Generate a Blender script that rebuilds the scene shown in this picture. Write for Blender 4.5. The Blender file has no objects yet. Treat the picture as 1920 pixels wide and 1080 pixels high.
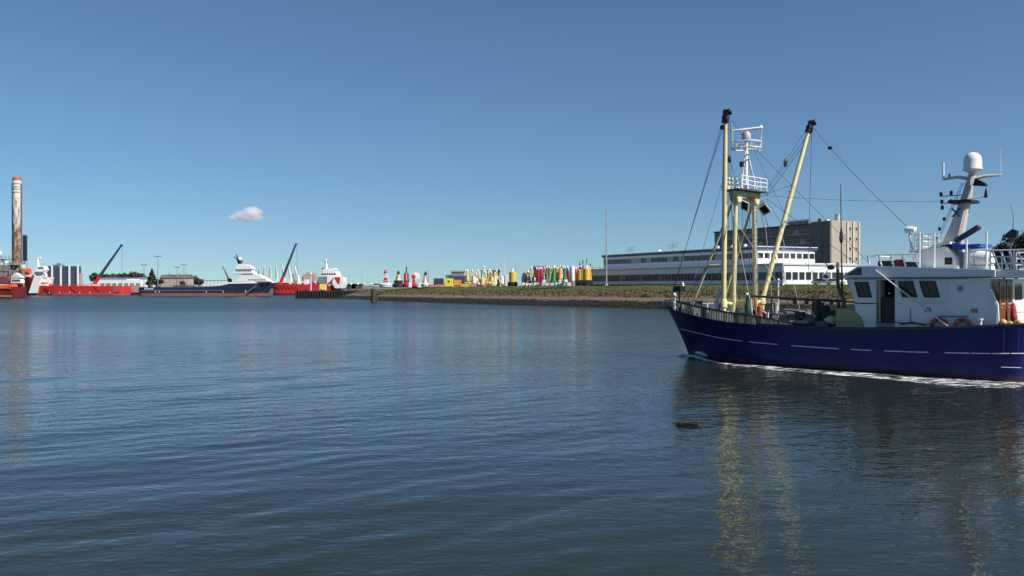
import bpy, bmesh, math, random
import numpy as np
from mathutils import Vector, Matrix

R = math.radians
rnd = random.Random(7)
scene = bpy.context.scene
COL = scene.collection

# ------------------------------------------------------------------ camera, sky, sun, exposure
EYE = 5.0                      # eye height over the water
FOC = 1700.0 / 1920.0          # focal length in picture widths
cam_d = bpy.data.cameras.new('camera')
cam_d.sensor_width = 36.0
cam_d.lens = 36.0 * FOC
cam_d.clip_start = 0.5
cam_d.clip_end = 30000.0
cam = bpy.data.objects.new('camera', cam_d)
COL.objects.link(cam)
cam.location = (0, 0, EYE)
cam.rotation_euler = (R(90) - math.atan(5.0 / 1700.0), 0, 0)
scene.camera = cam

SUN_EL = R(42)
SUN_H = Vector((0.82, -0.57)).normalized()      # ground direction towards the sun
world = bpy.data.worlds.new('World')
scene.world = world
world.use_nodes = True
wn = world.node_tree
wn.nodes.clear()
sky = wn.nodes.new('ShaderNodeTexSky')
sky.sky_type = 'NISHITA'
sky.sun_disc = False
sky.sun_elevation = SUN_EL
sky.sun_rotation = math.atan2(SUN_H.x, SUN_H.y)
sky.altitude = 0.0
sky.air_density = 1.0
sky.dust_density = 0.15
sky.ozone_density = 6.8
# the same sky all round, read a little above the horizon: clear air without a yellow haze line
wtc = wn.nodes.new('ShaderNodeTexCoord')
wmp = wn.nodes.new('ShaderNodeMapping')
wmp.inputs['Location'].default_value = (0, 0, 0.046)
wmp.inputs['Scale'].default_value = (1, 1, 1.05)
wn.links.new(wtc.outputs['Generated'], wmp.inputs['Vector'])
wn.links.new(wmp.outputs[0], sky.inputs[0])
bg = wn.nodes.new('ShaderNodeBackground')
bg.inputs['Strength'].default_value = 0.081
wo = wn.nodes.new('ShaderNodeOutputWorld')
tint = wn.nodes.new('ShaderNodeMix')
tint.data_type = 'RGBA'
tint.blend_type = 'MULTIPLY'
tint.inputs[0].default_value = 1.0
tint.inputs[7].default_value = (0.97, 1.035, 0.995, 1)
wn.links.new(sky.outputs[0], tint.inputs[6])
wn.links.new(tint.outputs[2], bg.inputs[0])
wn.links.new(bg.outputs[0], wo.inputs[0])

sun_d = bpy.data.lights.new('sun', 'SUN')
sun_d.energy = 5.0
sun_d.angle = R(0.53)
sun_d.color = (1.0, 0.94, 0.85)
sun = bpy.data.objects.new('sun', sun_d)
COL.objects.link(sun)
sv = Vector((SUN_H.x * math.cos(SUN_EL), SUN_H.y * math.cos(SUN_EL), math.sin(SUN_EL)))
sun.rotation_euler = sv.to_track_quat('Z', 'Y').to_euler()
sun.location = sv * 300

scene.view_settings.view_transform = 'Standard'
scene.view_settings.look = 'None'
scene.view_settings.exposure = 0.26
scene.view_settings.gamma = 1.0
scene.view_settings.use_curve_mapping = False
scene.render.engine = 'CYCLES'
scene.cycles.use_denoising = True
scene.cycles.max_bounces = 14
scene.cycles.diffuse_bounces = 4
scene.cycles.glossy_bounces = 4
scene.cycles.volume_bounces = 14
scene.cycles.transparent_max_bounces = 8
scene.cycles.caustics_reflective = False
scene.cycles.caustics_refractive = False

# ------------------------------------------------------------------ materials
MATS = {}

def mat(name, col, rough=0.55, metal=0.0, var=0.12, scale=1.5, rust=0.0, rustcol=(0.16, 0.07, 0.03), bump=0.0,
        bscale=8.0, spec=0.5, streak=1.0):
    """Plain procedural surface: base colour with slow and fine variation, optional streaky rust/grime, fine relief."""
    if name in MATS:
        return MATS[name]
    m = bpy.data.materials.new(name)
    m.use_nodes = True
    nt = m.node_tree
    p = nt.nodes['Principled BSDF']
    L = nt.links.new
    tc = nt.nodes.new('ShaderNodeTexCoord')
    n1 = nt.nodes.new('ShaderNodeTexNoise')
    n1.inputs['Scale'].default_value = scale
    n1.inputs['Detail'].default_value = 6
    n1.inputs['Roughness'].default_value = 0.65
    L(tc.outputs['Object'], n1.inputs['Vector'])
    mix = nt.nodes.new('ShaderNodeMix')
    mix.data_type = 'RGBA'
    lo = [max(0, c * (1 - var)) for c in col] + [1]
    hi = [min(1, c * (1 + var)) for c in col] + [1]
    mix.inputs[6].default_value = lo
    mix.inputs[7].default_value = hi
    mr = nt.nodes.new('ShaderNodeMapRange')
    mr.inputs['From Min'].default_value = 0.3
    mr.inputs['From Max'].default_value = 0.7
    L(n1.outputs['Fac'], mr.inputs['Value'])
    L(mr.outputs[0], mix.inputs[0])
    out = mix.outputs[2]
    if rust > 0:
        mp = nt.nodes.new('ShaderNodeMapping')
        mp.inputs['Scale'].default_value = (2.2, 2.2, 2.2 * (0.12 if streak else 1.0))
        L(tc.outputs['Object'], mp.inputs['Vector'])
        n2 = nt.nodes.new('ShaderNodeTexNoise')
        n2.inputs['Scale'].default_value = 1.6
        n2.inputs['Detail'].default_value = 8
        n2.inputs['Roughness'].default_value = 0.7
        L(mp.outputs[0], n2.inputs['Vector'])
        r2 = nt.nodes.new('ShaderNodeMapRange')
        r2.inputs['From Min'].default_value = 0.72 - 0.3 * rust
        r2.inputs['From Max'].default_value = 0.82 - 0.22 * rust
        r2.inputs['To Max'].default_value = min(1.0, 0.35 + rust)
        L(n2.outputs['Fac'], r2.inputs['Value'])
        mx = nt.nodes.new('ShaderNodeMix')
        mx.data_type = 'RGBA'
        mx.inputs[7].default_value = (*rustcol, 1)
        L(r2.outputs[0], mx.inputs[0])
        L(out, mx.inputs[6])
        out = mx.outputs[2]
    L(out, p.inputs['Base Color'])
    p.inputs['Roughness'].default_value = rough
    p.inputs['Metallic'].default_value = metal
    p.inputs['Specular IOR Level'].default_value = spec
    if bump > 0:
        n3 = nt.nodes.new('ShaderNodeTexNoise')
        n3.inputs['Scale'].default_value = bscale
        n3.inputs['Detail'].default_value = 5
        L(tc.outputs['Object'], n3.inputs['Vector'])
        b = nt.nodes.new('ShaderNodeBump')
        b.inputs['Strength'].default_value = 1.0
        b.inputs['Distance'].default_value = bump
        L(n3.outputs['Fac'], b.inputs['Height'])
        L(b.outputs[0], p.inputs['Normal'])
    MATS[name] = m
    return m

navy = mat('navy_hull_paint', (0.007, 0.010, 0.085), 0.36, var=0.25, scale=0.7, rust=0.10, rustcol=(0.02, 0.02, 0.05), bump=0.012, bscale=0.9, spec=0.3)
antifoul = mat('antifouling_red', (0.10, 0.015, 0.012), 0.6)
white = mat('white_paint', (0.74, 0.75, 0.75), 0.4, var=0.05, rust=0.12, rustcol=(0.45, 0.36, 0.27))
whiteclean = mat('clean_white_paint', (0.80, 0.80, 0.79), 0.4, var=0.03)
radwhite = mat('gelcoat_white', (0.80, 0.80, 0.78), 0.3, var=0.03)
yellow = mat('derrick_yellow', (0.70, 0.62, 0.30), 0.5, var=0.14, scale=2.5, rust=0.30, rustcol=(0.26, 0.17, 0.05))
black = mat('black_steel', (0.012, 0.012, 0.014), 0.5, var=0.3)
rubber = mat('dark_rubber', (0.02, 0.02, 0.02), 0.8, var=0.3)
wirem = mat('wire_rope', (0.045, 0.045, 0.05), 0.6, metal=0.2)
deckm = mat('deck_green_grey', (0.10, 0.12, 0.10), 0.8, var=0.3, rust=0.2)
board = mat('weathered_board', (0.42, 0.33, 0.23), 0.8, var=0.35, scale=5)
board2 = mat('dark_board', (0.16, 0.125, 0.09), 0.8, var=0.3, scale=5)
boardl = mat('pale_board', (0.62, 0.54, 0.43), 0.75, var=0.25, scale=5)
caprail = mat('cap_rail_dark', (0.03, 0.025, 0.02), 0.6, var=0.4)
olive = mat('olive_housing', (0.30, 0.32, 0.15), 0.55, var=0.12)
steelgrey = mat('grey_steel', (0.22, 0.23, 0.24), 0.5, var=0.2, rust=0.15)
darkgrey = mat('dark_machinery', (0.05, 0.055, 0.06), 0.5, var=0.4, scale=3)
netgrey = mat('net_grey', (0.12, 0.125, 0.125), 0.9, var=0.35, scale=4, bump=0.05, bscale=9)
orange = mat('fender_orange', (0.50, 0.11, 0.03), 0.5, var=0.15)
floaty = mat('float_orange_yellow', (0.70, 0.42, 0.13), 0.5, var=0.15)
greenp = mat('green_tarp', (0.015, 0.13, 0.065), 0.6, var=0.25)
redp = mat('red_oilskin', (0.36, 0.03, 0.02), 0.6, var=0.2)
navycloth = mat('navy_oilskin', (0.02, 0.025, 0.05), 0.7)
wooddoor = mat('varnished_wood', (0.20, 0.055, 0.02), 0.35, var=0.25, scale=6)
bluetrim = mat('blue_trim', (0.03, 0.06, 0.36), 0.4)
beige = mat('mast_beige', (0.55, 0.53, 0.48), 0.45, var=0.07)
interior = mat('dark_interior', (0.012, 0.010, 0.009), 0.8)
ringred = mat('lifering_red', (0.30, 0.04, 0.025), 0.6)
rope = mat('rope_pale', (0.55, 0.50, 0.42), 0.9, var=0.2)

def glass_mat(name, col, rough=0.06):
    m = mat(name, col, rough, var=0.25, scale=0.8, spec=0.35)
    return m

glass = glass_mat('window_glass', (0.015, 0.018, 0.02))
glassb = glass_mat('office_glass', (0.045, 0.042, 0.045), 0.12)
curtain = mat('red_brown_blind', (0.12, 0.062, 0.05), 0.6, var=0.3)
blind = mat('pale_blind', (0.42, 0.43, 0.42), 0.6, var=0.2)

# ------------------------------------------------------------------ mesh builder
class MB:
    def __init__(s):
        s.v = []
        s.f = []

    def add(s, vs, fs):
        o = len(s.v)
        s.v += [tuple(q) for q in vs]
        s.f += [tuple(i + o for i in f) for f in fs]
        return s

    def box(s, x0, x1, y0, y1, z0, z1):
        vs = [(x, y, z) for z in (z0, z1) for y in (y0, y1) for x in (x0, x1)]
        return s.add(vs, [(0, 2, 3, 1), (4, 5, 7, 6), (0, 1, 5, 4), (2, 6, 7, 3), (0, 4, 6, 2), (1, 3, 7, 5)])

    def prism(s, poly, lo, hi, plane='xz'):
        """poly in the given plane, pushed along the third axis from lo to hi (lo/hi may be per-vertex lists)."""
        n = len(poly)
        L = lo if isinstance(lo, (list, tuple)) else [lo] * n
        H = hi if isinstance(hi, (list, tuple)) else [hi] * n
        def P(a, b, c):
            return (a, c, b) if plane == 'xz' else ((c, a, b) if plane == 'yz' else (a, b, c))
        vs = [P(a, b, L[i]) for i, (a, b) in enumerate(poly)] + [P(a, b, H[i]) for i, (a, b) in enumerate(poly)]
        fs = [tuple(range(n))[::-1], tuple(range(n, 2 * n))]
        fs += [(i, (i + 1) % n, n + (i + 1) % n, n + i) for i in range(n)]
        return s.add(vs, fs)

    def tube(s, pts, r, n=8):
        pts = [Vector(p) for p in pts]
        rr = r if isinstance(r, (list, tuple)) else [r] * len(pts)
        vs = []
        prev = None
        for i, p in enumerate(pts):
            d = (pts[min(i + 1, len(pts) - 1)] - pts[max(i - 1, 0)]).normalized()
            if prev is None:
                a = Vector((0, 0, 1)) if abs(d.z) < 0.9 else Vector((1, 0, 0))
                u = d.cross(a).normalized()
            else:
                u = (prev - d * prev.dot(d)).normalized()
            w = d.cross(u)
            prev = u
            for k in range(n):
                t = 2 * math.pi * k / n
                vs.append(p + (u * math.cos(t) + w * math.sin(t)) * rr[i])
        fs = []
        m = len(pts)
        for i in range(m - 1):
            for k in range(n):
                fs.append((i * n + k, i * n + (k + 1) % n, (i + 1) * n + (k + 1) % n, (i + 1) * n + k))
        fs.append(tuple(range(n))[::-1])
        fs.append(tuple((m - 1) * n + k for k in range(n)))
        return s.add(vs, fs)

    def ring(s, c, rad, r, axis='z', n=20, m=8, arc=(0, 2 * math.pi), sx=1.0):
        c = Vector(c)
        full = abs(arc[1] - arc[0] - 2 * math.pi) < 1e-6
        k = n if full else n + 1
        vs = []
        for i in range(k):
            t = arc[0] + (arc[1] - arc[0]) * i / n
            for j in range(m):
                q = 2 * math.pi * j / m
                a, b, h = (rad + r * math.cos(q)) * math.cos(t) * sx, (rad + r * math.cos(q)) * math.sin(t), r * math.sin(q)
                vs.append(c + Vector({'z': (a, b, h), 'y': (a, h, b), 'x': (h, a, b)}[axis]))
        fs = []
        for i in range(n):
            for j in range(m):
                a0, a1 = i * m + j, i * m + (j + 1) % m
                b0, b1 = ((i + 1) % k) * m + j, ((i + 1) % k) * m + (j + 1) % m
                fs.append((a0, b0, b1, a1))
        if not full:
            fs.append(tuple(range(m)))
            fs.append(tuple((k - 1) * m + j for j in range(m))[::-1])
        return s.add(vs, fs)

    def lathe(s, prof, c=(0, 0, 0), n=16, axis='z'):
        vs = []
        for (r, h) in prof:
            for k in range(n):
                t = 2 * math.pi * k / n
                a, b = r * math.cos(t), r * math.sin(t)
                q = {'z': (a, b, h), 'x': (h, a, b), 'y': (a, h, b)}[axis]
                vs.append((c[0] + q[0], c[1] + q[1], c[2] + q[2]))
        fs = []
        for i in range(len(prof) - 1):
            for k in range(n):
                fs.append((i * n + k, i * n + (k + 1) % n, (i + 1) * n + (k + 1) % n, (i + 1) * n + k))
        fs.append(tuple(range(n))[::-1])
        fs.append(tuple((len(prof) - 1) * n + k for k in range(n)))
        return s.add(vs, fs)

    def blob(s, c, r, nu=12, nv=8, sc=(1, 1, 1), jit=0.0):
        prof = []
        vs = []
        for i in range(nv + 1):
            ph = math.pi * i / nv
            for k in range(nu):
                t = 2 * math.pi * k / nu
                j = 1 + jit * (rnd.random() - 0.5)
                vs.append((c[0] + r * sc[0] * j * math.sin(ph) * math.cos(t), c[1] + r * sc[1] * j * math.sin(ph) * math.sin(t),
                           c[2] + r * sc[2] * j * math.cos(ph)))
        fs = []
        for i in range(nv):
            for k in range(nu):
                fs.append((i * nu + k, (i + 1) * nu + k, (i + 1) * nu + (k + 1) % nu, i * nu + (k + 1) % nu))
        return s.add(vs, fs)

    def mesh(s, name, m, smooth=True, bevel=0.0):
        me = bpy.data.meshes.new(name)
        me.from_pydata(s.v, [], s.f)
        bm = bmesh.new()
        bm.from_mesh(me)
        bmesh.ops.remove_doubles(bm, verts=bm.verts, dist=1e-5)
        bmesh.ops.recalc_face_normals(bm, faces=bm.faces)
        if bevel > 0:
            es = [e for e in bm.edges if len(e.link_faces) == 2 and e.calc_face_angle(0) > R(30)]
            bmesh.ops.bevel(bm, geom=es, offset=bevel, segments=2, affect='EDGES', clamp_overlap=True)
        bm.to_mesh(me)
        bm.free()
        if smooth and len(me.polygons):
            me.polygons.foreach_set('use_smooth', [True] * len(me.polygons))
            me.set_sharp_from_angle(angle=R(38))
        if m:
            me.materials.append(m)
        return me

    def build(s, name, m, parent=None, loc=None, rotz=0.0, smooth=True, bevel=0.0):
        o = bpy.data.objects.new(name, s.mesh(name, m, smooth, bevel))
        COL.objects.link(o)
        if parent:
            o.parent = parent
        if loc:
            o.location = loc
        o.rotation_euler = (0, 0, rotz)
        return o


def tag(o, label=None, cat=None, group=None, kind=None):
    if label:
        o['label'] = label
    if cat:
        o['category'] = cat
    if group:
        o['group'] = group
    if kind:
        o['kind'] = kind
    return o


def thing(name, loc, rotz, label, cat, group=None):
    o = bpy.data.objects.new(name, None)
    COL.objects.link(o)
    o.empty_display_size = 0.3
    o.location = loc
    o.rotation_euler = (0, 0, rotz)
    return tag(o, label, cat, group)


def inst(name, me, parent, loc=(0, 0, 0), rotz=0.0):
    o = bpy.data.objects.new(name, me)
    COL.objects.link(o)
    o.parent = parent
    o.location = loc
    o.rotation_euler = (0, 0, rotz)
    return o


def at(px, d):
    """Ground position on the bearing of a picture column at distance d."""
    return ((px - 960.0) / 1700.0 * d, d)


def tubepart(name, m, parent, pts, r, n=8):
    return MB().tube(pts, r, n).build(name, m, parent)


def boxpart(name, m, parent, *a, bevel=0.0):
    return MB().box(*a).build(name, m, parent, bevel=bevel)


def interp(x, tab):
    xs = [t[0] for t in tab]
    ys = [t[1] for t in tab]
    return float(np.interp(x, xs, ys))


def smoothtab(tab):
    """Cubic (Catmull-Rom like) interpolation through a table."""
    xs = np.array([t[0] for t in tab], float)
    ys = np.array([t[1] for t in tab], float)
    m = np.gradient(ys, xs)
    def f(x):
        x = min(max(x, xs[0]), xs[-1])
        i = min(int(np.searchsorted(xs, x, side='right')) - 1, len(xs) - 2)
        h = xs[i + 1] - xs[i]
        t = (x - xs[i]) / h
        return float((2 * t**3 - 3 * t**2 + 1) * ys[i] + (t**3 - 2 * t**2 + t) * h * m[i] + (-2 * t**3 + 3 * t**2) * ys[i + 1] + (t**3 - t**2) * h * m[i + 1])
    return f

# ------------------------------------------------------------------ boat frame (needed by the water's wake too)
B0 = np.array([12.5, 63.8])
A_ = np.array([0.71456, -0.69957])        # aft
S_ = np.array([0.69957, 0.71456])         # starboard
BROT = math.atan2(A_[1], A_[0])
sheer = smoothtab([(-1.94, 3.47), (0.64, 3.09), (4.4, 2.65), (8.1, 2.50), (12.2, 2.47), (18.4, 2.72), (21.5, 2.94), (22.7, 3.02)])
b_top = smoothtab([(-1.94, 0.04), (-1.5, 0.42), (-0.8, 0.86), (0.64, 1.55), (2.5, 2.18), (4.4, 2.62), (7, 2.93), (10, 3.0), (18, 3.0), (20.8, 2.95), (21.6, 2.75), (22.2, 2.25), (22.5, 1.2), (22.6, 0.05)])
b_wl = smoothtab([(0, 0.03), (1, 0.40), (2, 0.82), (4.4, 1.85), (7, 2.6), (10, 2.9), (18, 2.95), (20.6, 2.88), (21.5, 2.65), (22.0, 2.15), (22.3, 1.1), (22.4, 0.05)])

def hull_pt(u, v, side=1):
    """u 0..1 stem to stern, v 0 waterline..1 sheer; port side is local -y."""
    st = -1.94 + u * 24.54
    sw = u * 22.4
    zt = sheer(st)
    if v >= 0:
        # raked and slightly hollow stem
        k = v ** (1.25 if u < 0.3 else 1.0)
        s = sw + (st - sw) * (v * (1 - 0.25 * (1 - v) * max(0, 1 - u * 6)))
        b = b_wl(sw) + (b_top(st) - b_wl(sw)) * (k ** 1.35)
        return (s, -side * b, zt * v)
    return (sw + 0.6 * (-v) * (1 - u), -side * b_wl(sw) * (1 + v * 0.35), 1.4 * v)

# the trawler's root
boat = thing('fishing_trawler', (B0[0], B0[1], 0), BROT,
             'dark blue fishing trawler with white wheelhouse and raised yellow derricks under way', 'fishing boat')

# ------------------------------------------------------------------ water
def water_material():
    m = bpy.data.materials.new('harbour_water')
    m.use_nodes = True
    nt = m.node_tree
    L = nt.links.new
    p = nt.nodes['Principled BSDF']
    p.inputs['Roughness'].default_value = 0.07
    p.inputs['IOR'].default_value = 1.29
    tc = nt.nodes.new('ShaderNodeTexCoord')
    def layer(scale, stretch, rot, detail, rough=0.55):
        mp = nt.nodes.new('ShaderNodeMapping')
        mp.inputs['Rotation'].default_value = (0, 0, R(rot))
        mp.inputs['Scale'].default_value = (1.0 / stretch, 1, 1)
        L(tc.outputs['Object'], mp.inputs['Vector'])
        n = nt.nodes.new('ShaderNodeTexNoise')
        n.inputs['Scale'].default_value = scale
        n.inputs['Detail'].default_value = detail
        n.inputs['Roughness'].default_value = rough
        L(mp.outputs[0], n.inputs['Vector'])
        return n
    # patches of wind-ruffled and calmer water
    patch = layer(0.022, 3.2, -12, 4)
    pm = nt.nodes.new('ShaderNodeMapRange')
    pm.inputs['From Min'].default_value = 0.38
    pm.inputs['From Max'].default_value = 0.64
    pm.inputs['To Min'].default_value = 0.22
    pm.inputs['To Max'].default_value = 1.2
    L(patch.outputs['Fac'], pm.inputs['Value'])
    geo = nt.nodes.new('ShaderNodeNewGeometry')
    sy = nt.nodes.new('ShaderNodeSeparateXYZ')
    L(geo.outputs['Position'], sy.inputs[0])
    lee = nt.nodes.new('ShaderNodeMapRange')
    lee.inputs['From Min'].default_value = 24
    lee.inputs['From Max'].default_value = 120
    lee.inputs['To Min'].default_value = 1.0
    lee.inputs['To Max'].default_value = 2.5
    L(sy.outputs[1], lee.inputs['Value'])
    ruf = nt.nodes.new('ShaderNodeMath')
    ruf.operation = 'MULTIPLY'
    L(pm.outputs[0], ruf.inputs[0])
    L(lee.outputs[0], ruf.inputs[1])
    b = None
    for (scale, stretch, rot, detail, dist) in ((0.50, 2.0, -42, 3, 0.020), (1.7, 1.7, -30, 2.5, 0.038), (5.0, 1.6, -50, 1.5, 0.019)):
        n = layer(scale, stretch, rot, detail)
        bb = nt.nodes.new('ShaderNodeBump')
        bb.inputs['Distance'].default_value = dist
        if scale > 1:
            L(ruf.outputs[0], bb.inputs['Strength'])
        else:
            bb.inputs['Strength'].default_value = 1.0
        L(n.outputs['Fac'], bb.inputs['Height'])
        if b:
            L(b.outputs[0], bb.inputs['Normal'])
        b = bb
    L(b.outputs[0], p.inputs['Normal'])
    # body colour of the silty water, foam where the wake has churned it
    at_ = nt.nodes.new('ShaderNodeAttribute')
    at_.attribute_name = 'foam'
    fn = layer(2.4, 2.6, 44, 7, 0.78)
    # foam drawn out along the trawler's side: distance to the hull in the boat's own frame
    def M(op, a, b=None, c=None):
        n = nt.nodes.new('ShaderNodeMath')
        n.operation = op
        for i, v in enumerate((a, b, c)):
            if v is None:
                continue
            if isinstance(v, (int, float)):
                n.inputs[i].default_value = v
            else:
                L(v, n.inputs[i])
        return n.outputs[0]
    btc = nt.nodes.new('ShaderNodeTexCoord')
    btc.object = boat
    sp = nt.nodes.new('ShaderNodeSeparateXYZ')
    L(btc.outputs['Object'], sp.inputs[0])
    su = M('DIVIDE', sp.outputs[0], 22.4)
    fc = nt.nodes.new('ShaderNodeFloatCurve')
    cv = fc.mapping.curves[0]
    cv.points[0].location = (0, b_wl(0) / 4)
    cv.points[1].location = (1, b_wl(22.4) / 4)
    for q in (0.02, 0.05, 0.1, 0.2, 0.31, 0.45, 0.8, 0.92, 0.96, 0.985):
        cv.points.new(q, b_wl(q * 22.4) / 4)
    fc.mapping.update()
    L(M('MINIMUM', M('MAXIMUM', su, 0.0), 1.0), fc.inputs['Value'])
    dist = M('SUBTRACT', M('ABSOLUTE', sp.outputs[1]), M('MULTIPLY', fc.outputs[0], 4.0))
    s0_ = M('MAXIMUM', sp.outputs[0], 0.0)
    outer = M('MULTIPLY_ADD', s0_, 0.155, 1.0)
    wid = M('MULTIPLY_ADD', s0_, 0.19, 0.30)
    dout = M('DIVIDE', M('MAXIMUM', M('SUBTRACT', dist, outer), 0.0), 0.35)
    din = M('DIVIDE', M('MAXIMUM', M('SUBTRACT', M('SUBTRACT', outer, wid), dist), 0.0), 0.8)
    plate = M('MAXIMUM', M('SUBTRACT', 0.52, M('ADD', M('MULTIPLY', din, 0.3), M('MULTIPLY', dout, 0.5))), 0.0)
    # crisp curl thrown off the stem, dying away aft
    curl = M('SUBTRACT', 1.0, M('DIVIDE', M('ABSOLUTE', M('SUBTRACT', dist, M('SUBTRACT', outer, 0.25))), 0.32))
    curl = M('MULTIPLY', M('MAXIMUM', curl, 0.0), M('MAXIMUM', M('MULTIPLY_ADD', s0_, -0.09, 1.0), 0.0))
    band = M('MAXIMUM', plate, curl)
    on = M('MINIMUM', M('MAXIMUM', M('MULTIPLY_ADD', sp.outputs[0], 1.0, 0.6), 0.0), 1.0)
    off = M('MINIMUM', M('MAXIMUM', M('MULTIPLY_ADD', sp.outputs[0], -0.12, 4.2), 0.0), 1.0)
    side_foam = M('MULTIPLY', M('MULTIPLY', band, on), off)
    tot = M('MAXIMUM', side_foam, at_.outputs['Fac'])
    ad = nt.nodes.new('ShaderNodeMath')
    ad.operation = 'ADD'
    L(tot, ad.inputs[0])
    L(fn.outputs['Fac'], ad.inputs[1])
    fr = nt.nodes.new('ShaderNodeMapRange')
    fr.inputs['From Min'].default_value = 0.98
    fr.inputs['From Max'].default_value = 1.10
    L(ad.outputs[0], fr.inputs['Value'])
    body = nt.nodes.new('ShaderNodeMix')
    body.data_type = 'RGBA'
    body.inputs[6].default_value = (0.019, 0.025, 0.018, 1)
    body.inputs[7].default_value = (0.80, 0.82, 0.82, 1)
    L(fr.outputs[0], body.inputs[0])
    L(body.outputs[2], p.inputs['Base Color'])
    rr = nt.nodes.new('ShaderNodeMapRange')
    far = nt.nodes.new('ShaderNodeMapRange')
    far.inputs['From Min'].default_value = 45
    far.inputs['From Max'].default_value = 200
    far.inputs['To Min'].default_value = 0.045
    far.inputs['To Max'].default_value = 0.29
    L(sy.outputs[1], far.inputs['Value'])
    L(far.outputs[0], rr.inputs['To Min'])
    rr.inputs['To Max'].default_value = 0.7
    L(fr.outputs[0], rr.inputs['Value'])
    L(rr.outputs[0], p.inputs['Roughness'])
    return m


def build_water():
    rows, cols = 1050, 560
    # ground distance rows: even steps of view angle near, out to the horizon
    q = np.linspace(1 / 11.0, 1 / 900.0, rows - 9)
    r = np.concatenate([[0.3, 4.0, 8.0], 1 / q, [1500, 3000, 6000, 10000, 15000, 22000]])
    th = np.concatenate([np.linspace(R(-180), R(-46), 24), np.linspace(R(-44), R(44), cols), np.linspace(R(46), R(180), 24)])
    cols = len(th)
    RR, TH = np.meshgrid(r, th, indexing='ij')
    X = RR * np.sin(TH)
    Y = RR * np.cos(TH)
    Z = np.zeros_like(X)
    dr = np.gradient(r)[:, None]
    rg = np.random.RandomState(3)
    for i in range(34):
        lam = 0.9 * (9.5 / 0.9) ** rg.rand()
        ang = R(134) + rg.randn() * R(19)
        amp = 0.0016 * lam ** 0.75 * (0.5 + rg.rand())
        k = 2 * math.pi / lam
        ph = rg.rand() * 6.283
        fade = np.clip((lam / (2.6 * np.maximum(dr, RR * 0.0027))) - 0.6, 0, 1)
        mod = 0.65 + 0.35 * np.sin(0.045 * (X * math.cos(ang + 1.1) + Y * math.sin(ang + 1.1)) + ph * 3)
        Z += fade * mod * amp * np.sin(k * (X * math.cos(ang) + Y * math.sin(ang)) + ph)
    # wake of the trawler in its own frame
    dx, dy = X - B0[0], Y - B0[1]
    s = dx * A_[0] + dy * A_[1]
    t = -(dx * S_[0] + dy * S_[1])            # port positive
    near = (s > -6) & (s < 45) & (np.abs(t) < 22)
    ss = np.clip(s, 0, 22.4)
    hb = np.interp(ss, np.linspace(0, 22.4, 120), [b_wl(x) for x in np.linspace(0, 22.4, 120)])
    dist = np.abs(t) - hb
    # bow wave: heaped water round the stem, thrown aside, then a train of diverging crests
    bow = 0.44 * np.exp(-((s - 1.1) / 1.2) ** 2) * np.exp(-(np.maximum(dist, 0) / 0.45) ** 2)
    hollow = -0.06 * np.exp(-((s - 4.5) / 2.5) ** 2) * np.exp(-(np.maximum(dist, 0) / 0.8) ** 2)
    sp_ = np.maximum(s, 0)
    div = np.clip((s + 1.0) / 1.0, 0, 1) * (0.02 + 0.20 * np.exp(-sp_ / 3.0)) * np.exp(-((dist - (0.72 + 0.125 * sp_)) / (0.32 + 0.02 * sp_)) ** 2) * (s < 26)
    for k, (s0, sl, amp) in enumerate(((6.0, 0.30, 0.085), (12.0, 0.32, 0.085))):
        tc_ = 3.4 + sl * (s - s0)
        w = 0.55 + 0.035 * np.maximum(s - s0, 0)
        env = np.clip((s - s0) / 2.5, 0, 1) * np.exp(-np.maximum(s - s0 - 8, 0) / 6.0)
        div += amp * env * np.exp(-((np.abs(t) - tc_) / w) ** 2)
    out = np.clip((dist + 0.3) / 0.3, 0, 1)
    wake = np.where(near, bow + (hollow + div) * out, 0)
    Z += wake
    along = np.clip((s + 0.7) / 1.0, 0, 1) * np.where(s > 22.4, np.exp(-(s - 22.4) / 10), 1)
    wid = 0.22 + 0.040 * np.clip(s, 0, 40)
    f1 = along * np.exp(-(np.maximum(dist - 0.02, 0) / wid) ** 2) * (dist > -0.6)
    lip = np.exp(-((s - 1.3) / 1.1) ** 2) * np.exp(-((dist - 0.12) / 0.3) ** 2) * 0.85
    astern = np.where(s > 21.5, np.exp(-((np.abs(t)) / 3.2) ** 2) * 0.75, 0)
    foam = np.where(near, np.clip(np.maximum.reduce([lip, astern]), 0, 1), 0)
    co = np.stack([X, Y, Z], -1).reshape(-1, 3).astype(np.float32)
    idx = np.arange(rows * cols).reshape(rows, cols)
    quads = np.stack([idx[:-1, :-1], idx[:-1, 1:], idx[1:, 1:], idx[1:, :-1]], -1).reshape(-1, 4)[:, ::-1]
    me = bpy.data.meshes.new('water')
    nf = len(quads)
    me.vertices.add(len(co))
    me.vertices.foreach_set('co', co.ravel())
    me.loops.add(nf * 4)
    me.loops.foreach_set('vertex_index', quads.astype(np.int32).ravel())
    me.polygons.add(nf)
    me.polygons.foreach_set('loop_start', np.arange(0, nf * 4, 4, dtype=np.int32))
    me.polygons.foreach_set('use_smooth', np.ones(nf, dtype=bool))
    me.update(calc_edges=True)
    a = me.attributes.new('foam', 'FLOAT', 'POINT')
    a.data.foreach_set('value', foam.reshape(-1).astype(np.float32))
    me.materials.append(water_material())
    o = bpy.data.objects.new('water', me)
    COL.objects.link(o)
    tag(o, kind='structure')


build_water()

# ------------------------------------------------------------------ ground: the dike with its stone foot, the land behind, the far quay
SHORE = [(-76, 372), (-60, 335), (-45.6, 298), (-24, 264.5), (-1.4, 233), (31.8, 193), (66, 152), (112, 110), (200, 70)]

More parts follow.
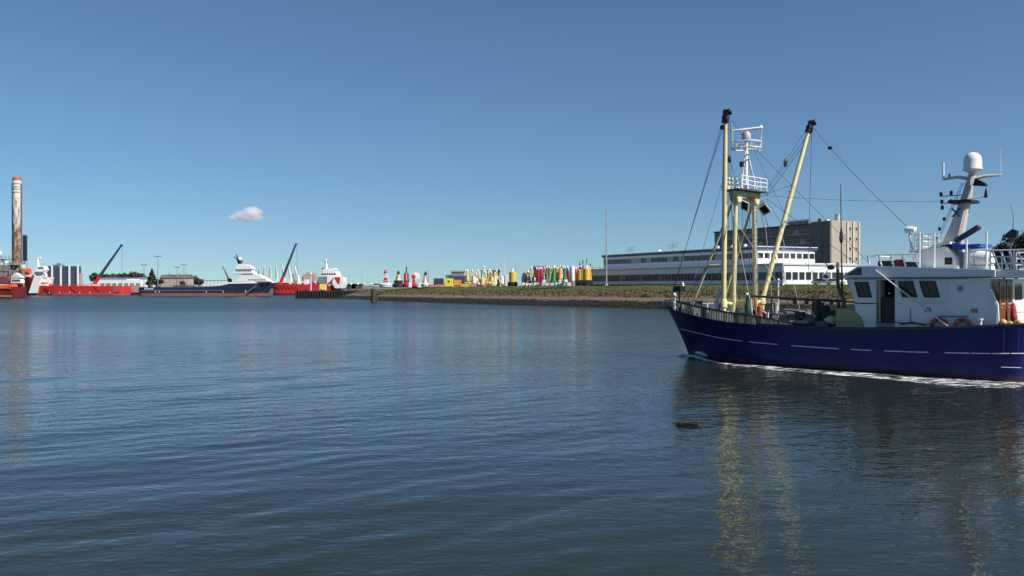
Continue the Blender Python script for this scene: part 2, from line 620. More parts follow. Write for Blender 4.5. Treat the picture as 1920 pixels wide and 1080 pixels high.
def shore_pts(n=160):
    P = np.array(SHORE, float)
    d = np.concatenate([[0], np.cumsum(np.linalg.norm(np.diff(P, axis=0), axis=1))])
    q = np.linspace(0, d[-1], n)
    X = np.interp(q, d, P[:, 0])
    Y = np.interp(q, d, P[:, 1])
    for _ in range(6):
        X[1:-1] = (X[:-2] + 2 * X[1:-1] + X[2:]) / 4
        Y[1:-1] = (Y[:-2] + 2 * Y[1:-1] + Y[2:]) / 4
    tx, ty = np.gradient(X), np.gradient(Y)
    l = np.hypot(tx, ty)
    return np.stack([X, Y], 1), np.stack([-ty / l, tx / l], 1), q

SP, SN, SQ = shore_pts()

def crest_z(x):
    return float(np.interp(x, [-76, -45, 0, 32, 60], [3.0, 4.25, 4.75, 5.0, 5.0]))

def ground_z(x, off):
    c = crest_z(x)
    return float(np.interp(off, [-8, 0, 2.6, 3.2, 9, 16, 19, 400], [-2.2, -0.15, 0.31 * c, 0.33 * c, 0.72 * c, 0.985 * c, c, c]))


def ground_material():
    m = bpy.data.materials.new('dike_ground')
    m.use_nodes = True
    nt = m.node_tree
    L = nt.links.new
    p = nt.nodes['Principled BSDF']
    p.inputs['Roughness'].default_value = 0.95
    p.inputs['Specular IOR Level'].default_value = 0.2
    at_ = nt.nodes.new('ShaderNodeAttribute')
    at_.attribute_name = 'zone'
    tc = nt.nodes.new('ShaderNodeTexCoord')
    def noise(sc, det=6, r=0.65):
        n = nt.nodes.new('ShaderNodeTexNoise')
        n.inputs['Scale'].default_value = sc
        n.inputs['Detail'].default_value = det
        n.inputs['Roughness'].default_value = r
        L(tc.outputs['Object'], n.inputs['Vector'])
        return n
    n1 = noise(0.5)
    n2 = noise(2.2)
    ad = nt.nodes.new('ShaderNodeMath')
    ad.operation = 'MULTIPLY_ADD'
    L(n1.outputs['Fac'], ad.inputs[0])
    ad.inputs[1].default_value = 0.20
    L(at_.outputs['Fac'], ad.inputs[2])
    rp = nt.nodes.new('ShaderNodeValToRGB')
    e = rp.color_ramp.elements
    e[0].position = 0.14
    e[0].color = (0.022, 0.020, 0.019, 1)
    e[1].position = 0.98
    e[1].color = (0.075, 0.11, 0.028, 1)
    for pos, c in ((0.36, (0.034, 0.030, 0.027, 1)), (0.40, (0.15, 0.118, 0.088, 1)), (0.50, (0.19, 0.145, 0.10, 1)), (0.56, (0.105, 0.085, 0.045, 1)),
                   (0.74, (0.095, 0.075, 0.042, 1)), (0.80, (0.080, 0.098, 0.030, 1))):
        k = rp.color_ramp.elements.new(pos)
        k.color = c
    L(ad.outputs[0], rp.inputs['Fac'])
    mx = nt.nodes.new('ShaderNodeMix')
    mx.data_type = 'RGBA'
    mx.blend_type = 'MULTIPLY'
    mx.inputs[0].default_value = 1.0
    mr = nt.nodes.new('ShaderNodeMapRange')
    mr.inputs['From Min'].default_value = 0.3
    mr.inputs['From Max'].default_value = 0.7
    mr.inputs['To Min'].default_value = 0.55
    mr.inputs['To Max'].default_value = 1.45
    L(n2.outputs['Fac'], mr.inputs['Value'])
    cb = nt.nodes.new('ShaderNodeCombineColor')
    for i in range(3):
        L(mr.outputs[0], cb.inputs[i])
    L(rp.outputs[0], mx.inputs[6])
    L(cb.outputs[0], mx.inputs[7])
    L(mx.outputs[2], p.inputs['Base Color'])
    b = nt.nodes.new('ShaderNodeBump')
    b.inputs['Distance'].default_value = 0.25
    L(n2.outputs['Fac'], b.inputs['Height'])
    L(b.outputs[0], p.inputs['Normal'])
    return m


def build_ground():
    offs = [-8, -1, 0, 0.6, 1.3, 2.0, 2.6, 3.2, 4.5, 6, 7.5, 9, 11, 13.5, 16, 19, 24, 60, 250, 1500]
    vs, fs, zone = [], [], []
    rg = random.Random(5)
    for (x, y), (nx, ny) in zip(SP, SN):
        for o in offs:
            z = ground_z(x, o)
            if 0 <= o < 16:
                z += rg.uniform(-0.12, 0.12)
            j = rg.uniform(-0.25, 0.25) if -0.5 < o < 3 else 0
            vs.append((x + nx * (o + j), y + ny * (o + j), z))
            zone.append(np.interp(o, [-8, 0, 2.6, 3.2, 9, 16, 2000], [0.0, 0.08, 0.28, 0.32, 0.58, 0.76, 0.9]))
    k = len(offs)
    for i in range(len(SP) - 1):
        for j in range(k - 1):
            fs.append((i * k + j, (i + 1) * k + j, (i + 1) * k + j + 1, i * k + j + 1))
    me = bpy.data.meshes.new('ground')
    me.from_pydata(vs, [], fs)
    bm = bmesh.new()
    bm.from_mesh(me)
    for f in bm.faces:
        f.smooth = True
    bmesh.ops.recalc_face_normals(bm, faces=bm.faces)
    if sum(f.normal.z for f in bm.faces) < 0:
        bmesh.ops.reverse_faces(bm, faces=bm.faces)
    bm.to_mesh(me)
    bm.free()
    a = me.attributes.new('zone', 'FLOAT', 'POINT')
    a.data.foreach_set('value', zone)
    me.materials.append(ground_material())
    o = bpy.data.objects.new('ground', me)
    COL.objects.link(o)
    tag(o, kind='structure')


build_ground()

quaywall = mat('quay_concrete', (0.16, 0.155, 0.15), 0.9, var=0.3, scale=0.3)
qg = MB().prism([(-700, 505), (-330, 500), (-62, 520), (-40, 560), (900, 900), (2500, 6000), (-4500, 6000), (-3500, 600)], -3, 3.0, 'xy').build('quay_ground', quaywall, smooth=False)
tag(qg, kind='structure')

# dry reeds and grass on the dike, dark stones at its foot: uncountable
def tufts(name, label, cat, count, o0, o1, h0, h1, m, seed, w=0.05, x0=-70, x1=75):
    rg = random.Random(seed)
    vs, fs = [], []
    idx = [i for i in range(len(SP)) if x0 < SP[i][0] < x1]
    n = 0
    while n < count:
        i = rg.choice(idx[:-1])
        t = rg.random()
        p = SP[i] * (1 - t) + SP[i + 1] * t
        o = rg.uniform(o0, o1)
        # clumpy cover
        if 0.5 + 0.5 * math.sin(p[0] * 0.9 + o * 1.7) * math.sin(p[1] * 0.63 - o * 0.8) < rg.random() * 0.75:
            continue
        x, y = p[0] + SN[i][0] * o, p[1] + SN[i][1] * o
        z = ground_z(p[0], o) - 0.08
        h = rg.uniform(h0, h1)
        for _ in range(3):
            a = rg.uniform(0, 6.28)
            c, s = math.cos(a) * w, math.sin(a) * w
            lx, ly = rg.uniform(-0.3, 0.3) * h, rg.uniform(-0.3, 0.3) * h
            q = len(vs)
            jx, jy = rg.uniform(-0.2, 0.2), rg.uniform(-0.2, 0.2)
            vs += [(x + jx - c, y + jy - s, z), (x + jx + c, y + jy + s, z), (x + jx + lx + c * 0.4, y + jy + ly + s * 0.4, z + h), (x + jx + lx - c * 0.4, y + jy + ly - s * 0.4, z + h * 0.96)]
            fs.append((q, q + 1, q + 2, q + 3))
        n += 1
    me = bpy.data.meshes.new(name)
    me.from_pydata(vs, [], fs)
    me.materials.append(m)
    ob = bpy.data.objects.new(name, me)
    COL.objects.link(ob)
    tag(ob, label, cat, kind='stuff')

reedm = mat('dry_reed', (0.20, 0.155, 0.085), 0.9, var=0.5, scale=0.35)
weedm = mat('dike_weed', (0.105, 0.095, 0.045), 0.9, var=0.5, scale=0.3)
grassm = mat('short_grass', (0.105, 0.135, 0.040), 0.9, var=0.4, scale=0.3)
tufts('dry_grass', 'dry brown grass covering the dike slope above the stones', 'grass', 7000, 5.2, 9.8, 0.12, 0.42, reedm, 11, 0.10)
tufts('weed', 'dark olive weeds along the upper dike slope', 'weeds', 6000, 5.4, 10.2, 0.12, 0.48, weedm, 12, 0.14)
tufts('grass', 'green grass along the top of the dike', 'grass', 11000, 9.0, 20, 0.08, 0.24, grassm, 13, 0.12)

def stones():
    rg = random.Random(21)
    mb = MB()
    idx = [i for i in range(len(SP)) if -70 < SP[i][0] < 70]
    for _ in range(1800):
        i = rg.choice(idx[:-1])
        t = rg.random()
        p = SP[i] * (1 - t) + SP[i + 1] * t
        o = rg.uniform(-0.5, 2.9)
        x, y = p[0] + SN[i][0] * o, p[1] + SN[i][1] * o
        z = ground_z(p[0], o)
        r = rg.uniform(0.10, 0.30)
        a = rg.uniform(0, 3.1)
        vs = []
        for (ux, uy, uz) in ((1, 0, 0), (-1, 0, 0), (0, 1, 0), (0, -1, 0), (0, 0, 1), (0, 0, -1)):
            q = r * rg.uniform(0.7, 1.2)
            vs.append((x + q * (ux * math.cos(a) - uy * math.sin(a)), y + q * (ux * math.sin(a) + uy * math.cos(a)), z + q * uz * 0.7))
        mb.add(vs, [(0, 2, 4), (2, 1, 4), (1, 3, 4), (3, 0, 4), (2, 0, 5), (1, 2, 5), (3, 1, 5), (0, 3, 5)])
    me = bpy.data.meshes.new('stone')
    me.from_pydata(mb.v, [], mb.f)
    me.materials.append(mat('wet_basalt', (0.030, 0.028, 0.027), 0.75, var=0.5, scale=0.8))
    ob = bpy.data.objects.new('stone', me)
    COL.objects.link(ob)
    tag(ob, 'dark basalt stones heaped along the waterline of the dike', 'stones', kind='stuff')

stones()

# ------------------------------------------------------------------ office building behind the dike
EW = Vector((-0.42, 0.907)).normalized()      # along the shaded front, away
NW = Vector((EW.y, -EW.x))                    # into the building
OROT = math.atan2(NW.y, NW.x)                 # local x = into depth (NW), local y = along EW
wallblue = mat('cladding_white', (0.80, 0.80, 0.79), 0.5, var=0.05, scale=0.4)
roofblue = mat('roof_edge_blue', (0.03, 0.05, 0.16), 0.45)
plinth = mat('dark_plinth', (0.035, 0.035, 0.04), 0.8)
frame_w = mat('window_frame_white', (0.72, 0.72, 0.72), 0.5)

def window(parent, mats, w, h, depth=0.12, mull=0, cache={}):
    """One window: a frame ring with a recessed pane as its sub-part. Local x outwards = -x, centred at y, bottom z 0."""
    key = (round(w, 2), round(h, 2), mull, mats[0].name, mats[1].name)
    if key not in cache:
        f = MB()
        t = 0.09
        f.box(-0.03, depth, -w / 2, -w / 2 + t, 0, h).box(-0.03, depth, w / 2 - t, w / 2, 0, h)
        f.box(-0.03, depth, -w / 2 + t, w / 2 - t, 0, t).box(-0.03, depth, -w / 2 + t, w / 2 - t, h - t, h)
        for k in range(mull):
            y = -w / 2 + w * (k + 1) / (mull + 1)
            f.box(-0.02, depth, y - 0.04, y + 0.04, t, h - t)
        p = MB().box(depth * 0.5, depth * 0.8, -w / 2 + 0.05, w / 2 - 0.05, 0.05, h - 0.05)
        cache[key] = (f.mesh('window', mats[0], False), p.mesh('pane', mats[1], False))
    return cache[key]

def put_window(parent, mats, w, h, loc, rotz=0.0, mull=0):
    fm, pm = window(parent, mats, w, h, mull=mull)
    o = inst('window', fm, parent, loc, rotz)
    inst('pane', pm, o)
    return o

GZ = 5.0
Lc = Vector((61.5, 205.0))
ob = thing('office_building', (Lc.x, Lc.y, GZ - 0.4), OROT,
           'long two storey white office building with ribbon windows and blue roof edge behind the dike', 'building')
Z0 = 0.4
LEN, DEP = 88.0, 22.0
# lower storey: wall bands under and over the ribbon of windows
def storey(x0, x1, y0, y1, z0, zs, zw, z1, n_front, n_side, front_panes, tagname):
    boxpart('wall_band', wallblue, ob, x0, x1, y0, y1, z0, zs)
    boxpart('wall_band', wallblue, ob, x0, x1, y0, y1, zw, z1)
    boxpart('core_wall', mat('core_dark', (0.05, 0.05, 0.055), 0.8), ob, x0 + 0.3, x1 - 0.3, y0 + 0.3, y1 - 0.3, zs - 0.05, zw + 0.05)
    w = (y1 - y0) / n_front
    rg = random.Random(int(z0 * 10) + 4)
    for k in range(n_front):
        put_window(ob, (mat('front_frame', (0.34, 0.36, 0.40), 0.5), front_panes(rg, k)), w - 0.03, zw - zs - 0.006, (x0 + 0.02, y0 + w * (k + 0.5), zs + 0.003), 0.0, 1)
    w = (x1 - x0 - 0.3) / n_side
    for k in range(n_side):
        put_window(ob, (frame_w, rg.choice([glass, glass, glassb])), w - 0.25, zw - zs - 0.006, (x0 + 0.3 + w * (k + 0.5), y0 + 0.02, zs + 0.003), R(90), 0)
        boxpart('pier', whiteclean, ob, x0 + 0.3 + w * k - 0.11, x0 + 0.3 + w * k + 0.11, y0 + 0.02, y0 + 0.25, zs + 0.002, zw - 0.002)

storey(0, DEP, 0, LEN, Z0 + 0.25, Z0 + 1.15, Z0 + 3.1, Z0 + 5.1, 30, 11,
       lambda rg, k: rg.choice([curtain, curtain, curtain, glassb]) if k < 27 else glassb, 'low')
boxpart('plinth', plinth, ob, -0.15, DEP + 0.1, -0.1, LEN + 0.1, -0.6, Z0 + 0.247)
boxpart('string_course', mat('fascia_grey', (0.50, 0.53, 0.58), 0.5), ob, -0.5, DEP + 0.3, -0.25, LEN + 0.4, Z0 + 4.6, Z0 + 5.0)
# upper storey set back
storey(4.0, DEP + 0.5, 14.2, 86.5, Z0 + 5.103, Z0 + 6.5, Z0 + 8.0, Z0 + 8.7, 27, 9,
       lambda rg, k: rg.choice([glassb, glassb, blind, glass]), 'up')
boxpart('roof_edge', roofblue, ob, 3.6, DEP + 0.9, 13.8, 86.9, Z0 + 8.703, Z0 + 9.35)
boxpart('roof_cap', whiteclean, ob, 3.5, DEP + 1.0, 13.7, 87.0, Z0 + 9.353, Z0 + 9.50)
# roof antennas and vents
for yy, hh in ((52.0, 2.2), (74.0, 2.0)):
    a = tubepart('antenna_mast', steelgrey, ob, [(6, yy, Z0 + 9.4), (6, yy, Z0 + 9.5 + hh)], 0.09, 6)
    for k, dz in enumerate((0.5, 0.75, 1.0)):
        tubepart('antenna_rod', steelgrey, a, [(6 + 0.12 * k, yy - 2.4 + 0.3 * k, Z0 + 9.5 + hh * dz), (6 + 0.12 * k, yy + 2.4 - 0.3 * k, Z0 + 9.5 + hh * dz - 0.2)], 0.05, 5)
    for dy in (-2.2, -1.2, 1.2, 2.2):
        tubepart('antenna_rod', steelgrey, a, [(6, yy + dy, Z0 + 9.2 + hh * 0.6), (6, yy + dy, Z0 + 9.7 + hh)], 0.04, 5)
for yy in (22, 27, 33, 60):
    MB().lathe([(0.4, 0), (0.4, 0.45), (0.55, 0.5), (0.3, 0.85)], (7, yy, Z0 + 9.48), 10).build('roof_vent', whiteclean, ob)
tubepart('downpipe', wallblue, ob, [(-0.12, 3.0, Z0 + 0.2), (-0.12, 3.0, Z0 + 4.6)], 0.09, 6)

# ------------------------------------------------------------------ tall block behind
Tc = Vector((101.8, 290.0))
tb = thing('tower_block', (Tc.x, Tc.y, GZ - 0.2), OROT, 'tall brown brick block with sunlit beige end wall rising behind the white office', 'building')
brickd = mat('dark_cladding', (0.165, 0.15, 0.15), 0.85, var=0.15, scale=0.6)
beigew = mat('beige_brick', (0.42, 0.36, 0.30), 0.9, var=0.10, scale=0.5, rust=0.1, rustcol=(0.3, 0.22, 0.17))
lightpier = mat('cream_pier', (0.60, 0.53, 0.45), 0.8)
boxpart('wall', brickd, tb, 1.2, 13, 8.8, 61, 0, 20.2)
MB().box(0.5, 12.6, 0, 8.797, 0, 21.0).build('end_wall', beigew, tb)
boxpart('stair_wall', brickd, tb, 0.0, 0.497, 0.05, 8.7, 0, 20.9)
boxpart('stair_wall', brickd, tb, -0.25, -0.003, 3.6, 4.2, 0, 20.6)
boxpart('roof_edge', mat('roof_dark', (0.05, 0.05, 0.055), 0.7), tb, 0.9, 13.3, 8.803, 61.3, 20.203, 20.65)
boxpart('plant_room', steelgrey, tb, 4, 9, 14, 24, 20.653, 22.2)
tubepart('roof_rail', steelgrey, tb, [(3, 12, 22.3), (3, 26, 22.5)], 0.08, 5)
for k in range(5):
    tubepart('roof_post', steelgrey, tb, [(3, 12 + 3.4 * k, 20.6), (3, 12 + 3.4 * k, 22.4)], 0.06, 5)
MB().lathe([(0.75, 0), (0.75, 1.9), (0.9, 1.95), (0.9, 2.2), (0.5, 2.3)], (4.2, 1.2, 21.0), 12).build('roof_flue', mat('flue_grey', (0.55, 0.55, 0.55), 0.5), tb)
boxpart('roof_hatch', steelgrey, tb, 1.0, 2.2, 5.0, 6.6, 21.003, 22.0)
boxpart('roof_hatch', whiteclean, tb, 2.6, 3.6, 4.0, 5.2, 21.003, 21.7)
rg = random.Random(9)
for row in range(6):
    z = 1.3 + 3.2 * row
    boxpart('sill_band', mat('sill_grey', (0.36, 0.35, 0.34), 0.8), tb, 1.02, 1.197, 9.2, 60.8, z - 0.2, z - 0.003)
    for k in range(17):
        put_window(tb, (mat('block_frame', (0.48, 0.47, 0.46), 0.5), rg.choice([glassb, glassb, blind, glass])), 2.2, 1.5, (1.05, 10.6 + 3.0 * k, z), 0, 1)
for row in range(6):
    z = 1.6 + 3.25 * row
    for xx in (8.4, 11.1):
        put_window(tb, (frame_w, glass), 0.9, 1.3, (xx, -0.06, z), R(90), 0)
for xx in (7.2, 9.7, 12.2):
    boxpart('pier', lightpier, tb, xx - 0.28, xx + 0.28, -0.3, -0.003, 0.2, 20.8)
for row in range(4):
    put_window(tb, (frame_w, glass), 0.5, 1.1, (6.2, -0.06, 6 + 3.25 * row), R(90), 0)

# low flat building behind the buoy yard and a grey shed
def shed(px, d, w, dep, h, z0, rot, label, wallm, roofm, name='shed', bands=True):
    x, y = at(px, d)
    t = thing(name, (x, y, z0), R(rot), label, 'building')
    boxpart('wall', wallm, t, -w / 2, w / 2, 0, dep, -0.5, h)
    boxpart('roof_edge', roofm, t, -w / 2 - 0.3, w / 2 + 0.3, -0.3, dep + 0.3, h + 0.003, h + 0.7)
    if bands:
        n = max(3, int(w / 4))
        for k in range(n):
            put_window(t, (frame_w, glassb), w / n * 0.7, 1.4, (-w / 2 + w * (k + 0.5) / n, -0.05, h * 0.55), R(90), 1)
    return t

shed(1028, 330, 9.6, 20, 6.4, 5.0, 0, 'dark grey flat roofed hall behind the green buoys', mat('hall_slate', (0.11, 0.12, 0.15), 0.7), mat('hall_edge', (0.20, 0.22, 0.26), 0.6), 'hall')
shed(1090, 345, 15, 20, 6.2, 5.0, 0, 'pale grey flat roofed hall next to the dark hall', mat('hall_pale', (0.42, 0.42, 0.42), 0.7), mat('hall_pale_edge', (0.35, 0.35, 0.36), 0.6), 'hall')
gs = shed(858, 400, 5.6, 12, 6.2, 4.6, 0, 'grey stepped silo house with one white end behind the yellow container', mat('silo_grey', (0.22, 0.22, 0.26), 0.7), mat('silo_edge', (0.28, 0.28, 0.32), 0.6), 'silo_house', False)
boxpart('white_end', whiteclean, gs, 2.803, 4.3, 0.4, 11, 0, 6.7)
boxpart('annex', mat('silo_grey2', (0.17, 0.18, 0.22), 0.7), gs, -5.4, -2.803, 0.5, 11, 0, 5.0)
shed(925, 395, 5.2, 14, 6.3, 4.6, 0, 'dark grey shed with a white gable behind the crossed beacon', mat('shed_dark', (0.14, 0.13, 0.14), 0.7), mat('shed_dark_edge', (0.10, 0.10, 0.11), 0.6), 'shed', False)

# tall bare pole before the office, small things along the dike road
def pole(px, d, z0, z1, r0, r1, label, cat='pole', m=None, name='flagpole', group=None):
    x, y = at(px, d)
    t = thing(name, (x, y, z0), 0, label, cat, group)
    tubepart('shaft', m or steelgrey, t, [(0, 0, -0.3), (0, 0, (z1 - z0) * 0.5), (0, 0, z1 - z0)], [r0, (r0 + r1) / 2, r1], 8)
    MB().lathe([(r0 * 2.2, 0), (r0 * 2.2, 0.25), (r0 * 1.2, 0.4)], (0, 0, -0.05), 8).build('foot', m or steelgrey, t)
    MB().blob((0, 0, z1 - z0 + r1), r1 * 1.9, 8, 6).build('finial', m or steelgrey, t)
    return t

pole(1137, 243, 5.0, 25.0, 0.22, 0.12, 'tall bare flagpole standing before the end of the white office', m=mat('pole_grey', (0.35, 0.33, 0.33), 0.6))
pole(1468, 196, 5.0, 13.2, 0.12, 0.06, 'white flagpole standing before the corner of the white office', m=whiteclean)

x, y = at(1280, 208)
mk = MB().lathe([(0.42, -0.2), (0.40, 0.15), (0.10, 1.0), (0.05, 1.05)], (0, 0, 0), 4).build('marker_cone', whiteclean, None, (x, y, 4.85))
tag(mk, 'small white pyramid marker on the dike before the office', 'marker')

# blue sign and a parked car by the office
x, y = at(1549, 191)
t = thing('road_sign', (x, y, 4.9), R(-25), 'square blue and white sign on a post before the lit office wall', 'sign')
tubepart('post', steelgrey, t, [(0, 0, -0.3), (0, 0, 1.7)], 0.05, 6)
pl = boxpart('panel', whiteclean, t, -0.72, 0.72, -0.08, -0.051, 1.35, 2.6)
boxpart('field', bluetrim, pl, -0.5, 0.5, -0.1, -0.083, 1.6, 2.35)

def car(px, d, z, rot, paint, label):
    x, y = at(px, d)
    t = thing('parked_car', (x, y, z), R(rot), label, 'car')
    prof = [(-2.1, 0.35), (2.1, 0.35), (2.15, 0.65), (1.95, 0.85), (1.05, 0.95), (0.45, 1.45), (-1.25, 1.48), (-1.95, 0.98), (-2.15, 0.9)]
    MB().prism(prof, -0.85, 0.85).build('body', paint, t, bevel=0.07)
    for s_ in (-1, 1):
        MB().prism([(-1.75, 0.97), (0.85, 0.97), (0.42, 1.38), (-1.2, 1.40)], 0.80 * s_, 0.862 * s_).build('side_window', glass, t)
        for xw in (-1.3, 1.35):
            w = MB().lathe([(0.31, -0.1), (0.33, -0.05), (0.33, 0.05), (0.31, 0.1)], (xw, 0.8 * s_, 0.33), 14, 'y').build('wheel', rubber, t)
            MB().lathe([(0.18, -0.02), (0.18, 0.02)], (xw, 0.92 * s_, 0.33), 10, 'y').build('rim', steelgrey, w)
        MB().box(2.06, 2.17, 0.62 * s_ - 0.15, 0.62 * s_ + 0.15, 0.62, 0.76).build('headlight', whiteclean, t)
    MB().prism([(1.0, 0.97), (1.03, 0.99), (0.50, 1.42), (0.46, 1.42)], -0.72, 0.72).build('windscreen', glass, t)
    return t

car(1541, 195, 5.0, -20, mat('car_grey', (0.30, 0.32, 0.34), 0.3), 'grey car parked beside the blue sign before the office')
car(1566, 197, 5.0, -20, mat('car_white', (0.75, 0.75, 0.75), 0.3), 'white car parked behind the blue sign before the office')

# ------------------------------------------------------------------ buoy yard
bred = mat('buoy_red', (0.42, 0.032, 0.036), 0.5, var=0.25, rust=0.22)
bgreen = mat('buoy_green', (0.02, 0.20, 0.08), 0.5, var=0.25, rust=0.2)
byellow = mat('buoy_yellow', (0.68, 0.46, 0.05), 0.5, var=0.2, rust=0.2)
bpale = mat('buoy_faded_yellow', (0.62, 0.55, 0.24), 0.6, var=0.2, rust=0.2)
borange = mat('buoy_orange', (0.72, 0.30, 0.03), 0.5, var=0.15, rust=0.15)
bblack = mat('buoy_black', (0.015, 0.015, 0.016), 0.5, var=0.3)
bwhite = mat('buoy_white', (0.72, 0.71, 0.70), 0.5, var=0.08, rust=0.15)
bpink = mat('buoy_faded_red', (0.55, 0.20, 0.17), 0.6, var=0.2)
brusty = mat('buoy_rusty', (0.14, 0.065, 0.03), 0.85, var=0.5, scale=3)
bdgreen = mat('buoy_dark_green', (0.025, 0.045, 0.03), 0.6, var=0.4)
YG = 'buoys laid up in the yard on the dike'

def yz(px, d):
    x = at(px, d)[0]
    return crest_z(x)

def buoy_root(name, px, d, label, cat='buoy', rot=None, group=YG):
    x, y = at(px, d)
    return thing(name, (x, y, yz(px, d)), R(rot if rot is not None else rnd.uniform(0, 360)), label, cat, group)

def lamp(t, z, r=0.16, m=None):
    b = MB().lathe([(r, 0), (r, r * 1.2), (r * 0.7, r * 2.2), (r * 0.3, r * 2.6)], (0, 0, z), 10).build('lantern', m or bwhite, t)

def topmark(t, z, kind, m, r=0.28):
    tubepart('topmark_pole', bblack, t, [(0, 0, z - 0.6), (0, 0, z + 0.9)], 0.05, 6)
    for k, q in enumerate(kind):
        zz = z + 0.45 + k * r * 2.4
        if q == 'o':
            MB().blob((0, 0, zz), r, 10, 8).build('topmark_ball', m, t)
        elif q == '^':
            MB().lathe([(r, -r), (0.03, r)], (0, 0, zz), 10).build('topmark_cone', m, t)
        else:
            MB().lathe([(0.03, -r), (r, r)], (0, 0, zz), 10).build('topmark_cone', m, t)

def spar(name, px, d, h, w, body, label, hull=None, top=None, style='cone', cat='buoy'):
    """A steel navigation buoy: float hull, tower and lantern, with lifting eyes. h, w in metres."""
    t = buoy_root(name, px, d, label, cat)
    r = w / 2 * 1.12
    hull = hull or body
    hh = h * 0.26
    f = MB().lathe([(r * 0.75, 0), (r, hh * 0.2), (r, hh * 0.85), (r * 0.82, hh)], (0, 0, 0), 18).build('float_hull', hull, t)
    MB().ring((0, 0, hh * 0.5), r, 0.06, 'z', 18, 6).build('rubbing_ring', rubber, f)
    if style == 'cone':
        MB().lathe([(r * 0.66, hh - 0.05), (r * 0.42, h * 0.55), (r * 0.22, h * 0.86), (r * 0.20, h * 0.9)], (0, 0, 0), 14).build('tower', body, t)
    elif style == 'can':
        MB().lathe([(r * 0.70, hh - 0.05), (r * 0.70, h * 0.86), (r * 0.55, h * 0.9)], (0, 0, 0), 16).build('tower', body, t)
    elif style == 'lattice':
        for k in range(4):
            a = R(45 + 90 * k)
            tubepart('leg', body, t, [(r * 0.75 * math.cos(a), r * 0.75 * math.sin(a), hh - 0.05), (r * 0.28 * math.cos(a), r * 0.28 * math.sin(a), h * 0.88)], 0.09, 6)
        for q in (0.45, 0.65):
            rr = r * (0.75 - 0.47 * (q - 0.26) / 0.62)
            MB().ring((0, 0, h * q), rr, 0.06, 'z', 12, 6).build('ring', body, t)
        MB().lathe([(r * 0.36, h * 0.86), (r * 0.36, h * 0.92)], (0, 0, 0), 12).build('lantern_deck', body, t)
        for k in range(4):
            a = R(45 + 90 * k)
            c, s_ = math.cos(a), math.sin(a)
            c2, s2 = math.cos(a + R(90)), math.sin(a + R(90))
            MB().add([(r * .62 * c, r * .62 * s_, h * .36), (r * .62 * c2, r * .62 * s2, h * .36), (r * .42 * c2, r * .42 * s2, h * .66), (r * .42 * c, r * .42 * s_, h * .66),
                      (r * .58 * c, r * .58 * s_, h * .36), (r * .58 * c2, r * .58 * s2, h * .36), (r * .38 * c2, r * .38 * s2, h * .66), (r * .38 * c, r * .38 * s_, h * .66)],
                     [(0, 1, 2, 3), (7, 6, 5, 4), (0, 4, 5, 1), (1, 5, 6, 2), (2, 6, 7, 3), (3, 7, 4, 0)]).build('panel', body if k % 2 else (top or body), t)
    elif style == 'pillar':
        MB().lathe([(r * 0.5, hh - 0.05), (r * 0.34, h * 0.40), (r * 0.30, h * 0.9)], (0, 0, 0), 12).build('tower', body, t)
    lamp(t, h * 0.9, max(0.17, r * 0.24), top)
    return t

# the line of buoys, from the tip of the dike towards the office
spar('lattice_buoy', 723, 312, 5.2, 3.9, bwhite, 'white lattice buoy with red panels at the tip of the dike, first of the yard', top=bred, style='lattice')
b = spar('mooring_buoy', 747, 315, 5.0, 3.6, bpale, 'squat black buoy with a yellow and black top beside the red pillar buoy', hull=bdgreen, top=bblack, style='pillar')
boxpart('platform', bblack, b, -1.1, 1.1, -1.1, 1.1, 1.35, 2.4)
for k in (-0.45, 0.45):
    MB().lathe([(0.35, 0), (0.42, 0.2), (0.30, 0.75)], (k, 0, 3.0), 10).build('drum', bdgreen, b)
MB().box(-0.95, 0.95, -0.5, 0.5, 2.5, 3.0).build('yellow_band', bpale, b)
b = spar('pillar_buoy', 762, 309, 5.4, 2.3, bred, 'red pillar buoy with white panel and black ball topmarks', style='can', top=bblack)
MB().box(-0.1, 0.1, -0.55, 0.55, 2.4, 4.8).build('white_panel', bwhite, b, (0.75, 0, 0))
topmark(b, 5.6, 'oo', bblack, 0.30)
topmark(b, 5.0, 'o', bblack, 0.2)
t = buoy_root('disc_buoy', 776, 308, 'red buoy lying with its big round white and red disc on edge', rot=8)
MB().lathe([(0.75, 0), (1.05, 0.3), (1.05, 1.1), (0.45, 1.7), (0.32, 3.2)], (0, 0, 0), 16).build('float_hull', bred, t)
MB().lathe([(1.1, -0.12), (1.32, -0.06), (1.32, 0.06), (1.1, 0.12)], (0.15, 0, 3.7), 20, 'y').build('disc', bwhite, t, (0.55, 0, 0))
MB().lathe([(0.6, -0.14), (0.72, -0.1), (0.72, 0.1), (0.6, 0.14)], (-0.15, -0.3, 3.6), 16, 'y').build('red_disc', bred, t)
boxpart('chock', bblack, t, -1.1, 1.1, -0.6, 0.6, -0.25, 0.1)
for px, d in ((769, 306), (787, 306)):
    t = MB().box(-0.55, 0.55, -0.55, 0.55, 0, 1.6).build('concrete_block', bwhite, None, (*at(px, d), yz(px, d) - 0.05), R(12), bevel=0.05)
    tag(t, 'tall white block standing beside the red disc buoy', 'block', 'white blocks by the red buoys')
b = spar('lattice_buoy', 798, 300, 4.7, 2.7, bwhite, 'white conical buoy with pink side panels and a black cap', style='cone', top=bblack)
MB().lathe([(0.55, 0), (0.5, 0.35), (0.3, 0.5)], (0, 0, 4.15), 12).build('cap', bblack, b)
for k in range(3):
    a = R(120 * k + 40)
    tubepart('leg', bpink, b, [(1.2 * math.cos(a), 1.2 * math.sin(a), 0.9), (0.45 * math.cos(a), 0.45 * math.sin(a), 4.2)], 0.12, 6)
pole(803, 318, 4.3, 10.2, 0.09, 0.05, 'thin dark lamp post behind the white conical buoy', m=darkgrey, name='lamp_post')

